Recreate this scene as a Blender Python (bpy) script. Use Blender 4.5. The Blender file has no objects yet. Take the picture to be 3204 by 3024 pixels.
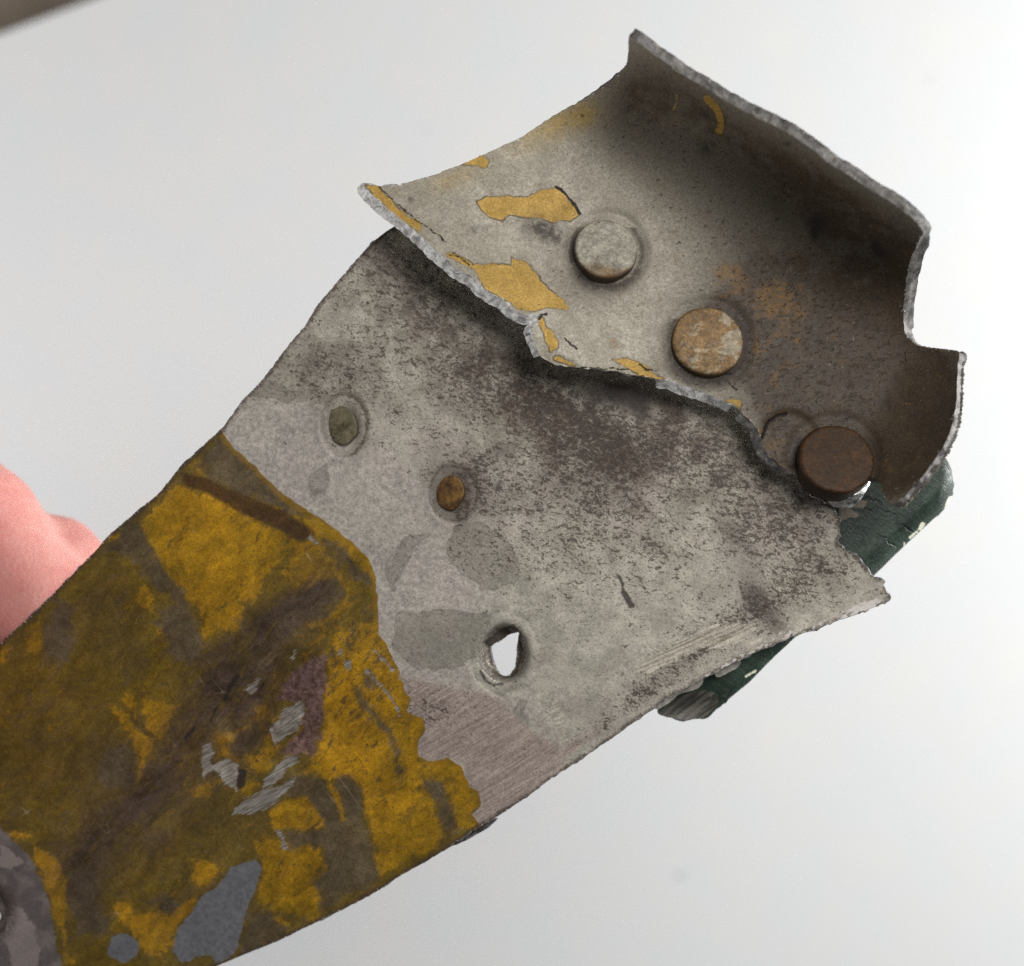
import bpy, math, random
import numpy as np
from mathutils import Vector, Matrix, noise as mnoise
from mathutils.geometry import delaunay_2d_cdt

random.seed(7)
rng = np.random.default_rng(7)
SC = bpy.context.scene
COL = SC.collection

# ------------------------------------------------------------------ camera, world, lights
CAM_H = 0.160                       # camera height above the plate (m)
PX_M = 26260.0                      # photograph pixels per metre in the plate's plane
W, H = 3204.0, 3024.0
cam_d = bpy.data.cameras.new("camera")
cam = bpy.data.objects.new("camera", cam_d)
COL.objects.link(cam)
cam.location = (0, 0, CAM_H)
cam_d.sensor_width = 36.0
cam_d.lens = 36.0 * CAM_H / (W / PX_M)
cam_d.clip_start = 0.01
cam_d.clip_end = 20.0
cam_d.dof.use_dof = True
cam_d.dof.focus_distance = 0.1585
cam_d.dof.aperture_fstop = 14.0
SC.camera = cam
SC.cycles.use_denoising = False      # keep the fine grain
SC.cycles.max_bounces = 6

world = bpy.data.worlds.new("World")
SC.world = world
world.use_nodes = True
bg = world.node_tree.nodes["Background"]
bg.inputs[0].default_value = (0.97, 0.98, 1.0, 1)
bg.inputs[1].default_value = 0.10

SC.view_settings.view_transform = 'Standard'
SC.view_settings.look = 'None'
SC.view_settings.exposure = 0.0
SC.view_settings.gamma = 1.0


def area(name, loc, target, size, power, color):
    d = bpy.data.lights.new(name, 'AREA')
    d.shape = 'DISK'
    d.size = size
    d.energy = power
    d.color = color
    o = bpy.data.objects.new(name, d)
    COL.objects.link(o)
    o.location = loc
    o.rotation_euler = (Vector(target) - Vector(loc)).to_track_quat('-Z', 'Y').to_euler()
    return o


area("window_lamp", (0.12, 0.13, 0.27), (0.03, 0.02, 0.0), 0.20, 0.78, (1.0, 0.985, 0.96))
area("backdrop_fill", (0.52, 0.06, -0.04), (-0.04, 0.02, -0.20), 0.16, 3.45, (0.995, 1.0, 0.995))  # unseen fill added below the piece to brighten the board
area("backdrop_fill_small", (-0.50, -0.05, -0.045), (-0.02, 0.0, -0.20), 0.16, 1.4, (0.97, 0.99, 1.0))  # weaker unseen fill, added on the left to even out the board


# ------------------------------------------------------------------ helpers
def unp(px, py, h):
    """photograph pixel + height in mm above the plate plane -> metres"""
    px = np.asarray(px, float); py = np.asarray(py, float); h = np.asarray(h, float) / 1000.0
    s = (CAM_H - h) / CAM_H / PX_M
    return np.stack([(px - W / 2) * s, (H / 2 - py) * s, h + 0 * px], -1)


def P(pts, reg=None):
    """points read in an enlarged view -> photograph pixels"""
    R = {None: (0, 0, 1.0), 'F': (0, 0, 1.61167), '1': (1000, 0, .55332), '2': (2000, 0, .55332),
         '3': (2000, 900, .55332), '4': (1000, 900, .55332), '5': (0, 1200, .55332), '6': (0, 2024, .55332),
         '7': (900, 2024, .55332), '8': (1900, 1700, .55332), 'h': (1400, 1850, .21322), 'g': (2400, 1350, .32696),
         'b': (2000, 1900, .30181), 'r': (950, 1200, .32696), 'y': (600, 1900, .37313), 'l': (0, 2550, .25267)}
    ox, oy, k = R[reg]
    return [(ox + x * k, oy + y * k) for x, y in pts]


def vnoise(x, y, scale, seed=0, octaves=4):
    """cheap tileless value noise in numpy, about -1..1"""
    out = np.zeros_like(x, float); amp = 1.0; tot = 0
    for o in range(octaves):
        fx = x / scale * 2 ** o + seed * 17.31 + o * 5.7; fy = y / scale * 2 ** o + seed * 9.77 + o * 3.1
        ix = np.floor(fx).astype(np.int64); iy = np.floor(fy).astype(np.int64)
        tx = fx - ix; ty = fy - iy
        tx = tx * tx * (3 - 2 * tx); ty = ty * ty * (3 - 2 * ty)

        def hsh(a, b):
            n = (a * 374761393 + b * 668265263 + seed * 1442695) & 0x7fffffff
            n = ((n ^ (n >> 13)) * 1274126177) & 0x7fffffff
            return ((n ^ (n >> 16)) & 0xffff) / 32767.5 - 1.0
        a = hsh(ix, iy); b = hsh(ix + 1, iy); c = hsh(ix, iy + 1); d = hsh(ix + 1, iy + 1)
        out += amp * ((a * (1 - tx) + b * tx) * (1 - ty) + (c * (1 - tx) + d * tx) * ty)
        tot += amp; amp *= .5
    return out / tot


def inside(x, y, poly):
    p = np.asarray(poly, float); res = np.zeros(x.shape, bool)
    for i in range(len(p)):
        x0, y0 = p[i - 1]; x1, y1 = p[i]
        if y0 == y1:
            continue
        c = (y0 > y) != (y1 > y)
        res ^= c & (x < (x1 - x0) * (y - y0) / (y1 - y0) + x0)
    return res


def dist_lines(x, y, pts, closed):
    p = np.asarray(pts, float); d = np.full(x.shape, 1e9)
    for i in range(0 if closed else 1, len(p)):
        a = p[i - 1]; b = p[i]; ab = b - a; L = ab @ ab + 1e-9
        t = np.clip(((x - a[0]) * ab[0] + (y - a[1]) * ab[1]) / L, 0, 1)
        d = np.minimum(d, np.hypot(x - a[0] - t * ab[0], y - a[1] - t * ab[1]))
    return d


LIM = 60.0


def layer(x, y, shapes, wob=0.0, wscale=40, seed=1):
    """signed distance (px, + inside) to a union of shapes"""
    if wob:
        qx = x + wob * vnoise(x, y, wscale, seed); qy = y + wob * vnoise(x, y, wscale, seed + 50)
    else:
        qx, qy = x, y
    s = np.full(x.shape, -LIM)
    for sh in shapes:
        k = sh[0]
        if k == 'e':
            _, cx, cy, rx, ry, ang = sh
            c, sn = math.cos(math.radians(ang)), math.sin(math.radians(ang))
            dx, dy = qx - cx, qy - cy
            u = (dx * c + dy * sn) / rx; v = (-dx * sn + dy * c) / ry
            s = np.maximum(s, (1 - np.hypot(u, v)) * min(rx, ry)); continue
        pts = np.asarray(sh[1], float)
        wd = sh[2] if k == 'l' else 0
        m = (qx > pts[:, 0].min() - LIM) & (qx < pts[:, 0].max() + LIM) & (qy > pts[:, 1].min() - LIM) & (qy < pts[:, 1].max() + LIM)
        if not m.any():
            continue
        X, Y = qx[m], qy[m]
        if k == 'p':
            d = dist_lines(X, Y, pts, True); d = np.where(inside(X, Y, pts), d, -d)
        else:
            d = wd - dist_lines(X, Y, pts, False)
        s[m] = np.maximum(s[m], d)
    return np.clip(s, -LIM, LIM)


def soft(x, y, blobs):
    s = np.zeros(x.shape)
    for (cx, cy, rx, ry, ang, amp) in blobs:
        c, sn = math.cos(math.radians(ang)), math.sin(math.radians(ang))
        dx, dy = x - cx, y - cy
        u = (dx * c + dy * sn) / rx; v = (-dx * sn + dy * c) / ry
        s += amp * np.exp(-(u * u + v * v))
    return s


def resample(poly, step, jag=None):
    """resample a closed outline; jag(x, y) gives the amplitude of raggedness in px"""
    p = np.asarray(poly, float); out = []
    for i in range(len(p)):
        a = p[i]; b = p[(i + 1) % len(p)]
        n = max(1, int(np.hypot(*(b - a)) / step))
        for j in range(n):
            out.append(a + (b - a) * j / n)
    q = np.array(out)
    for _ in range(3):
        q = .5 * q + .25 * (np.roll(q, 1, 0) + np.roll(q, -1, 0))
    if jag is not None:
        t = np.roll(q, -1, 0) - np.roll(q, 1, 0)
        n = np.stack([t[:, 1], -t[:, 0]], -1); n /= np.linalg.norm(n, axis=1)[:, None] + 1e-9
        amp = jag(q[:, 0], q[:, 1])
        v = .55 * vnoise(q[:, 0], q[:, 1], 60, 3, 4) + .45 * vnoise(q[:, 0], q[:, 1], 16, 4, 2)
        q = q + n * (amp * v)[:, None]
    return q


def set_attr(me, name, data):
    if data.ndim == 2:
        a = me.attributes.new(name, 'FLOAT_VECTOR', 'POINT'); a.data.foreach_set('vector', data.astype(np.float32).ravel())
    else:
        a = me.attributes.new(name, 'FLOAT', 'POINT'); a.data.foreach_set('value', data.astype(np.float32))


def mesh_from(name, verts, tris, quads=None, mats=(), mat_tri=None, mat_quad=None, smooth=True):
    me = bpy.data.meshes.new(name)
    nt = len(tris); nq = 0 if quads is None else len(quads)
    me.vertices.add(len(verts)); me.vertices.foreach_set('co', np.asarray(verts, np.float32).ravel())
    loops = np.asarray(tris).ravel()
    if nq:
        loops = np.concatenate([loops, np.asarray(quads).ravel()])
    me.loops.add(len(loops)); me.loops.foreach_set('vertex_index', loops.astype(np.int32))
    starts = np.arange(nt) * 3
    if nq:
        starts = np.concatenate([starts, nt * 3 + np.arange(nq) * 4])
    me.polygons.add(nt + nq); me.polygons.foreach_set('loop_start', starts.astype(np.int32))
    for m in mats:
        me.materials.append(m)
    mi = np.zeros(nt + nq, np.int32)
    if mat_tri is not None:
        mi[:nt] = mat_tri
    if nq and mat_quad is not None:
        mi[nt:] = mat_quad
    me.polygons.foreach_set('material_index', mi)
    me.update(calc_edges=True)
    me.validate()
    if smooth:
        me.polygons.foreach_set('use_smooth', np.ones(len(me.polygons), bool))
    return me


def link(name, me, parent=None):
    o = bpy.data.objects.new(name, me); COL.objects.link(o)
    if parent is not None:
        o.parent = parent
        o.location = -Vector(parent.location)
    return o


def build_sheet(name, outline, hfun, thick, mats, attrs, parent, step=6.5, jag=None, holes=(), flare=None, rim_rough=.25, back_relief=0):
    """a metal sheet of real thickness whose front face follows a height function; mats = front, rim, back"""
    loops = [resample(outline, step, jag)] + [resample(h, step * .7, lambda x, y: 5 + 0 * x) for h in holes]
    allb = np.concatenate(loops)
    mn, mx = allb.min(0), allb.max(0)
    gx = np.arange(mn[0], mx[0], step); gy = np.arange(mn[1], mx[1], step * .866)
    X, Y = np.meshgrid(gx, gy); X[1::2] += step / 2
    x, y = X.ravel(), Y.ravel()
    m = inside(x, y, loops[0])
    for l in loops[1:]:
        m &= ~inside(x, y, l)
    x, y = x[m], y[m]
    # keep grid points off the outline (fast test on a coarse occupancy grid)
    key = set()
    for bx, by in allb:
        cx, cy = int(bx // (step * .6)), int(by // (step * .6))
        key.add((cx, cy))
    ck = np.array([(int(a), int(b)) not in key for a, b in zip(x // (step * .6), y // (step * .6))])
    x, y = x[ck], y[ck]
    jx = rng.uniform(-.12, .12, (2, len(x))) * step
    pts = [Vector(p) for p in allb] + [Vector((a, b)) for a, b in zip(x + jx[0], y + jx[1])]
    edges = []; s = 0
    for l in loops:
        n = len(l); edges += [(s + i, s + (i + 1) % n) for i in range(n)]; s += n
    vco, _, faces, *_ = delaunay_2d_cdt(pts, edges, [], 0, 1e-4)
    v2 = np.array([(v.x, v.y) for v in vco]); tri = np.array([f for f in faces if len(f) == 3])
    c = v2[tri].mean(1)
    ok = inside(c[:, 0], c[:, 1], loops[0])
    for l in loops[1:]:
        ok &= ~inside(c[:, 0], c[:, 1], l)
    tri = tri[ok]
    used = np.unique(tri); remap = -np.ones(len(v2), int); remap[used] = np.arange(len(used))
    v2 = v2[used]; tri = remap[tri]
    px, py = v2[:, 0], v2[:, 1]
    h = hfun(px, py)
    co = unp(px, py, h)
    # orient front faces to the camera (+z)
    a, b, d = co[tri[:, 0]], co[tri[:, 1]], co[tri[:, 2]]
    cr = np.cross(b - a, d - a)
    flip = ((v2[tri[:, 1], 0] - v2[tri[:, 0], 0]) * (v2[tri[:, 2], 1] - v2[tri[:, 0], 1]) - (v2[tri[:, 1], 1] - v2[tri[:, 0], 1]) * (v2[tri[:, 2], 0] - v2[tri[:, 0], 0])) > 0
    tri[flip] = tri[flip][:, ::-1]
    a, b, d = co[tri[:, 0]], co[tri[:, 1]], co[tri[:, 2]]
    cr = np.cross(b - a, d - a)
    nv = np.zeros_like(co)
    for k in range(3):
        np.add.at(nv, tri[:, k], cr)
    nv /= np.linalg.norm(nv, axis=1)[:, None] + 1e-20
    # boundary
    e = np.concatenate([tri[:, [0, 1]], tri[:, [1, 2]], tri[:, [2, 0]]])
    es = np.sort(e, 1); k = es[:, 0] * len(v2) + es[:, 1]
    uq, inv, cnt = np.unique(k, return_inverse=True, return_counts=True)
    be = e[cnt[inv] == 1]
    tang = np.zeros_like(co)
    dvec = co[be[:, 1]] - co[be[:, 0]]
    np.add.at(tang, be[:, 0], dvec); np.add.at(tang, be[:, 1], dvec)
    bv = np.unique(be)
    t = tang[bv]; t /= np.linalg.norm(t, axis=1)[:, None] + 1e-20
    outw = np.cross(t, nv[bv])
    T = thick / 1000.0
    back = co - nv * T
    fl = (np.zeros(len(bv)) if flare is None else flare(px[bv], py[bv])) / 1000.0
    back[bv] += outw * fl[:, None]
    if back_relief:
        back -= nv * (back_relief / 1000 * (vnoise(px, py, 90, 8) + 1))[:, None]
    N = len(co); R = 5
    rim = []
    for j in range(R):
        f = j / (R - 1)
        p = co[bv] * (1 - f) + back[bv] * f
        if 0 < j < R - 1:
            p = p + outw * (T * rim_rough * (.9 * vnoise(px[bv] + 31 * j, py[bv] - 47 * j, 22, 5 + j, 3)))[:, None]
        rim.append(p)
    idx = -np.ones(N, int); idx[bv] = np.arange(len(bv))
    M = len(bv); quads = []
    A = idx[be[:, 0]]; B = idx[be[:, 1]]
    for j in range(R - 1):
        o0 = 2 * N + j * M; o1 = 2 * N + (j + 1) * M
        quads.append(np.stack([B + o0, A + o0, A + o1, B + o1], -1))
    quads = np.concatenate(quads)
    verts = np.concatenate([co, back] + rim)
    tris = np.concatenate([tri, tri[:, ::-1] + N])
    mt = np.concatenate([np.zeros(len(tri), int), np.full(len(tri), 2)])
    me = mesh_from(name, verts, tris, quads, mats, mt, 1)
    rep = lambda q: np.concatenate([q, q] + [q[bv]] * R)
    set_attr(me, 'mm', verts * 1000.0)
    for an, fn in attrs.items():
        set_attr(me, an, rep(fn(px, py)))
    set_attr(me, 'edge', rep(np.minimum(LIM, dist_edge(px, py, loops))))
    return link(name, me, parent)


def dist_edge(px, py, loops):
    """rough distance to the nearest outline, by a blurred sweep over a coarse grid"""
    d = np.full(px.shape, 999.0)
    for l in loops:
        pts = l[::2]
        cell = 64.0
        bins = {}
        for i, (bx, by) in enumerate(pts):
            bins.setdefault((int(bx // cell), int(by // cell)), []).append(i)
        cx = (px // cell).astype(int); cy = (py // cell).astype(int)
        keys = {}
        order = np.lexsort((cy, cx)); k = np.stack([cx[order], cy[order]], 1)
        cut = np.nonzero(np.any(np.diff(k, axis=0) != 0, 1))[0] + 1
        for grp in np.split(order, cut):
            gx, gy = cx[grp[0]], cy[grp[0]]
            near = [i for a in (-1, 0, 1) for b in (-1, 0, 1) for i in bins.get((gx + a, gy + b), ())]
            if near:
                q = pts[near]
                dd = np.sqrt(((px[grp, None] - q[None, :, 0]) ** 2 + (py[grp, None] - q[None, :, 1]) ** 2)).min(1)
                d[grp] = np.minimum(d[grp], dd)
    return d


# ------------------------------------------------------------------ node material writer
def lin(c):
    return tuple(((v / 255) / 12.92 if v / 255 <= .04045 else ((v / 255 + .055) / 1.055) ** 2.4) for v in c)


class G:
    def __init__(self, name):
        self.m = bpy.data.materials.new(name); self.m.use_nodes = True
        self.t = self.m.node_tree; self.N = self.t.nodes
        self.bsdf = self.N['Principled BSDF']

    def put(self, sock, v):
        if isinstance(v, bpy.types.NodeSocket):
            self.t.links.new(v, sock)
        elif isinstance(v, tuple) and len(v) == 3 and sock.type == 'RGBA':
            sock.default_value = (*v, 1)
        else:
            sock.default_value = v

    def attr(self, n, out='Fac'):
        k = self.N.new('ShaderNodeAttribute'); k.attribute_name = n; return k.outputs[out]

    def op(self, o, a, b=0.0, c=0.0, clamp=False):
        k = self.N.new('ShaderNodeMath'); k.operation = o; k.use_clamp = clamp
        self.put(k.inputs[0], a); self.put(k.inputs[1], b); self.put(k.inputs[2], c); return k.outputs[0]

    def add(self, a, b): return self.op('ADD', a, b)
    def sub(self, a, b): return self.op('SUBTRACT', a, b)
    def mul(self, a, b): return self.op('MULTIPLY', a, b)
    def mx(self, a, b): return self.op('MAXIMUM', a, b)
    def inv(self, a): return self.op('SUBTRACT', 1.0, a)

    def step(self, x, lo, hi, a=0.0, b=1.0):
        k = self.N.new('ShaderNodeMapRange'); k.interpolation_type = 'SMOOTHSTEP'
        self.put(k.inputs[0], x); self.put(k.inputs[1], lo); self.put(k.inputs[2], hi)
        self.put(k.inputs[3], a); self.put(k.inputs[4], b); return k.outputs[0]

    def vmap(self, v, scale=(1, 1, 1), rot=0.0, loc=(0, 0, 0)):
        if rot:      # turn first, so that the stretch runs along the turned axis
            r = self.N.new('ShaderNodeMapping'); self.put(r.inputs[0], v); r.inputs[2].default_value = (0, 0, math.radians(-rot)); v = r.outputs[0]
        k = self.N.new('ShaderNodeMapping'); self.put(k.inputs[0], v)
        k.inputs[1].default_value = loc; k.inputs[3].default_value = scale
        return k.outputs[0]

    def noise(self, v, scale, detail=4.0, rough=.55, dist=0.0):
        k = self.N.new('ShaderNodeTexNoise'); self.put(k.inputs['Vector'], v)
        k.inputs['Scale'].default_value = scale; k.inputs['Detail'].default_value = detail
        k.inputs['Roughness'].default_value = rough; k.inputs['Distortion'].default_value = dist
        return k.outputs[0]

    def voro(self, v, scale, feature='F1', rnd=1.0):
        k = self.N.new('ShaderNodeTexVoronoi'); k.feature = feature; self.put(k.inputs['Vector'], v)
        k.inputs['Scale'].default_value = scale; k.inputs['Randomness'].default_value = rnd
        return k.outputs['Distance']

    def mix(self, f, a, b):
        k = self.N.new('ShaderNodeMix'); k.data_type = 'RGBA'
        self.put(k.inputs['Factor'], f); self.put(k.inputs['A'], a) if False else None
        self.put(k.inputs[0], f); self.put(k.inputs[6], a); self.put(k.inputs[7], b); return k.outputs[2]

    def scalec(self, c, f):
        """multiply a colour by a factor"""
        k = self.N.new('ShaderNodeVectorMath'); k.operation = 'SCALE'; self.put(k.inputs[0], c); self.put(k.inputs['Scale'], f); return k.outputs[0]

    def bump(self, hgt, dist, strength=1.0, normal=None):
        k = self.N.new('ShaderNodeBump'); self.put(k.inputs['Height'], hgt)
        k.inputs['Distance'].default_value = dist; k.inputs['Strength'].default_value = strength
        if normal is not None:
            self.put(k.inputs['Normal'], normal)
        return k.outputs[0]

    def done(self, color, rough=.6, metal=0.0, normal=None, spec=.4):
        b = self.bsdf
        self.put(b.inputs['Base Color'], color); self.put(b.inputs['Roughness'], rough); self.put(b.inputs['Metallic'], metal)
        b.inputs['Specular IOR Level'].default_value = spec
        if normal is not None:
            self.put(b.inputs['Normal'], normal)
        return self.m


KA = 1.22     # photograph colour -> base colour (the light on the piece is a little under 1)


def C(r, g, b, k=1.0):
    return tuple(min(.9, v * KA * k) for v in lin((r, g, b)))


# ------------------------------------------------------------------ the setting
def box_mesh(name, x0, x1, y0, y1, z0, z1, mat, M=None):
    v = np.array([(x, y, z) for z in (z0, z1) for y in (y0, y1) for x in (x0, x1)])
    q = [(0, 2, 3, 1), (4, 5, 7, 6), (0, 1, 5, 4), (2, 6, 7, 3), (0, 4, 6, 2), (1, 3, 7, 5)]
    me = bpy.data.meshes.new(name)
    me.from_pydata([tuple(p) for p in v], [], q); me.materials.append(mat)
    return me


g = G('white_board_paper')
tc = g.N.new('ShaderNodeTexCoord').outputs['Object']
tmm = g.vmap(tc, (1000, 1000, 1000))
mott = g.noise(tmm, .05, 3, .5)
fib = g.noise(g.vmap(tmm, (1, .3, 1), 30), .55, 3, .6)
spots = g.step(g.noise(tmm, .085, 2, .5), .74, .80)
colr = g.mix(g.step(mott, .35, .7), lin((235, 237, 238)), lin((238, 238, 236)))
colr = g.mix(g.mul(spots, .10), colr, lin((120, 118, 115)))
PAPER_Z = -0.200
p0 = Vector(unp(0, 108, PAPER_Z * 1000)); p1 = Vector(unp(289, 0, PAPER_Z * 1000))
ang = math.atan2(p1.y - p0.y, p1.x - p0.x)
for (sx, sy, sr, sa) in ((2125, 2742, 13, .34), (2140, 2730, 7, .25), (1335, 400, 12, .12), (2905, 245, 16, .10), (2390, 2150, 14, .07), (1650, 2540, 9, .12), (1022, 3005, 9, .12), (2600, 2180, 10, .07)):
    q = Matrix.Rotation(-ang, 3, 'Z') @ (Vector(unp(sx, sy, PAPER_Z * 1000)) - p0)
    vd = g.N.new('ShaderNodeVectorMath'); vd.operation = 'DISTANCE'; g.put(vd.inputs[0], tc); vd.inputs[1].default_value = q
    dd = g.add(g.mul(vd.outputs['Value'], 1000.0), g.mul(g.sub(g.noise(tmm, .9, 3, .6), .5), .9))
    rr = sr / PX_M * (CAM_H - PAPER_Z) / CAM_H * 1000
    colr = g.mix(g.mul(g.step(dd, rr * .2, rr * 1.3, 1, 0), sa), colr, lin((70, 70, 72)))
white_mat = g.done(colr, .75, 0, g.bump(fib, .00008, .3), .2)
paper = link('white_board', box_mesh('white_board', -0.35, 0.75, -0.75, 0.0, -0.004, 0.0, white_mat))
paper.location = p0; paper.rotation_euler = (0, 0, ang)
paper['label'] = 'plain white board lying flat on the taupe table'
paper['category'] = 'board'

g = G('taupe_table')
tc = g.N.new('ShaderNodeTexCoord').outputs['Object']
tmm = g.vmap(tc, (1000, 1000, 1000))
n1 = g.noise(g.vmap(tmm, (1, .08, 1), 20), .12, 4, .6)
table_mat = g.done(g.mix(n1, lin((104, 93, 82)), lin((128, 115, 100))), .6, 0, g.bump(n1, .0002, .3))
tab = link('table', box_mesh('table', -0.9, 0.9, -0.9, 0.9, -0.03, 0.0, table_mat))
tab.location = (0, 0, PAPER_Z - 0.0045)
tab['kind'] = 'structure'

# ------------------------------------------------------------------ the fragment: outlines
frag = bpy.data.objects.new('metal_fragment', None); COL.objects.link(frag)
frag.location = (0.0, 0.0, -0.008)
frag['label'] = 'torn riveted metal fragment with peeling yellow paint, held by fingers'
frag['category'] = 'metal fragment'

PLATE = [(1240, 705), (1210, 725), (1166, 758), (1111, 819), (1055, 885), (1000, 946), (951, 1025), (880, 1112), (822, 1190), (764, 1250),
         (725, 1300), (692, 1344), (653, 1377), (598, 1432), (570, 1454), (553, 1473), (531, 1504), (498, 1543), (459, 1576), (420, 1607),
         (354, 1665), (288, 1737), (221, 1803), (166, 1858), (111, 1914), (55, 1964), (0, 2016), (-150, 2160), (-330, 2330),
         (-430, 2600), (-380, 2900), (-180, 3180), (120, 3240), (400, 3140), (672, 3028), (736, 2998), (786, 2978), (874, 2943), (930, 2915),
         (996, 2884), (1060, 2852), (1121, 2822), (1177, 2790), (1243, 2747), (1320, 2704), (1409, 2649), (1470, 2608), (1520, 2577), (1564, 2549),
         (1641, 2500), (1730, 2433), (1819, 2376), (1900, 2320), (1966, 2273), (2033, 2229), (2105, 2179), (2199, 2123), (2287, 2080), (2354, 2046),
         (2409, 2024), (2475, 1993), (2564, 1968), (2630, 1938), (2697, 1919), (2747, 1896), (2783, 1883), (2788, 1863), (2769, 1838), (2755, 1813),
         (2730, 1811), (2711, 1783), (2691, 1750), (2669, 1728), (2628, 1702), (2631, 1664), (2625, 1614), (2609, 1586), (2581, 1572), (2542, 1553),
         (2515, 1520), (2500, 1480), (2490, 1400), (2430, 1290), (2360, 1210), (2240, 1110), (2080, 1010),
         (1880, 900), (1700, 800), (1500, 700), (1360, 660)]
HOLE = P([(630, 815), (700, 770), (830, 700), (900, 640), (1000, 610), (1065, 605), (1035, 660), (1030, 780), (1030, 950), (1010, 1100), (960, 1180),
          (885, 1248), (810, 1240), (710, 1150), (660, 1020), (640, 920)], 'h')
HOLE2 = [(-60, 2832), (-25, 2824), (-10, 2832), (-2, 2852), (5, 2870), (-4, 2882), (-20, 2900), (-60, 2890)]

BRACKET = [(1138, 577), (1183, 631), (1243, 678), (1299, 725), (1354, 775), (1421, 836), (1470, 863), (1515, 905), (1572, 940), (1605, 970),
           (1650, 992), (1698, 980), (1706, 984), (1664, 1024), (1664, 1060), (1686, 1105), (1719, 1132), (1758, 1149), (1797, 1149), (1863, 1155),
           (1941, 1166), (2013, 1177), (2066, 1187), (2111, 1193), (2166, 1215), (2221, 1240), (2271, 1260), (2310, 1282), (2343, 1309),
           (2365, 1337), (2382, 1372), (2390, 1412), (2415, 1446), (2450, 1470), (2498, 1488), (2560, 1500), (2640, 1505), (2700, 1490), (2736, 1495),
           (2755, 1514), (2762, 1550), (2774, 1572), (2791, 1578), (2819, 1567), (2858, 1525), (2908, 1464), (2952, 1398), (2980, 1332),
           (2994, 1260), (2994, 1190), (2997, 1140), (3001, 1098), (2955, 1094), (2900, 1090), (2862, 1078), (2832, 1044), (2827, 988), (2829, 928), (2838, 863), (2849, 808),
           (2872, 764), (2892, 727), (2852, 681), (2791, 636), (2719, 592), (2664, 553), (2598, 515), (2542, 470), (2476, 421), (2398, 382),
           (2332, 349), (2266, 315), (2205, 274), (2133, 232), (2044, 172), (1996, 133), (1966, 113), (1968, 166), (1957, 210),
           (1935, 238), (1891, 271), (1830, 310), (1775, 338), (1719, 371), (1636, 426), (1581, 454), (1509, 487), (1437, 517), (1354, 548),
           (1277, 570), (1210, 582)]
GREEN = [(2066, 2215), (2060, 2237), (2083, 2242), (2143, 2256), (2182, 2253), (2210, 2248), (2254, 2209), (2343, 2137), (2415, 2063), (2498, 1985),
         (2620, 1890), (2733, 1803), (2813, 1725), (2896, 1647), (2957, 1592), (2982, 1553), (2987, 1509), (2976, 1462), (2952, 1426), (2890, 1385), (2800, 1360),
         (2640, 1400), (2480, 1530), (2300, 1760), (2150, 2000)]

AX, AY = .834, .552


def uv(x, y):
    dx = x - 1138; up = 578 - y
    return AX * dx - AY * up, AY * dx + AX * up


def h_bracket(x, y):
    u, v = uv(x, y)
    A = 1 - .5 * np.clip((u - 300) / 1200, 0, 1)
    h = A * 3.9 * np.clip((470 - v) / 470, 0, 1.2) ** 2
    h = h + 14.5 * np.clip((v - 430) / 415, 0, 1.1) ** 2.7
    h = h + 8.0 * np.clip((u - 1700) / 230, 0, 1.5) ** 1.8 + 1.5 * np.clip((u - 1350) / 500, 0, 1.4) ** 2 / (1 + np.exp(-(v - 420) / 55))
    h = h + .12 * vnoise(x, y, 260, 21, 3) + .02 * vnoise(x, y, 40, 22, 3)
    # pressed ring round each rivet, and a shallow half-ring by the third
    for (cx, cy, r) in ((1898, 790, 120), (2215, 1075, 132), (2612, 1445, 140)):
        d = np.hypot(x - cx, y - cy) / r
        h = h - .22 * np.exp(-((d - 1.0) / .13) ** 2)
    d = np.hypot(x - 2470, y - 1375)
    h = h - .45 / (1 + np.exp((d - 88) / 5))
    return h - .6


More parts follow.
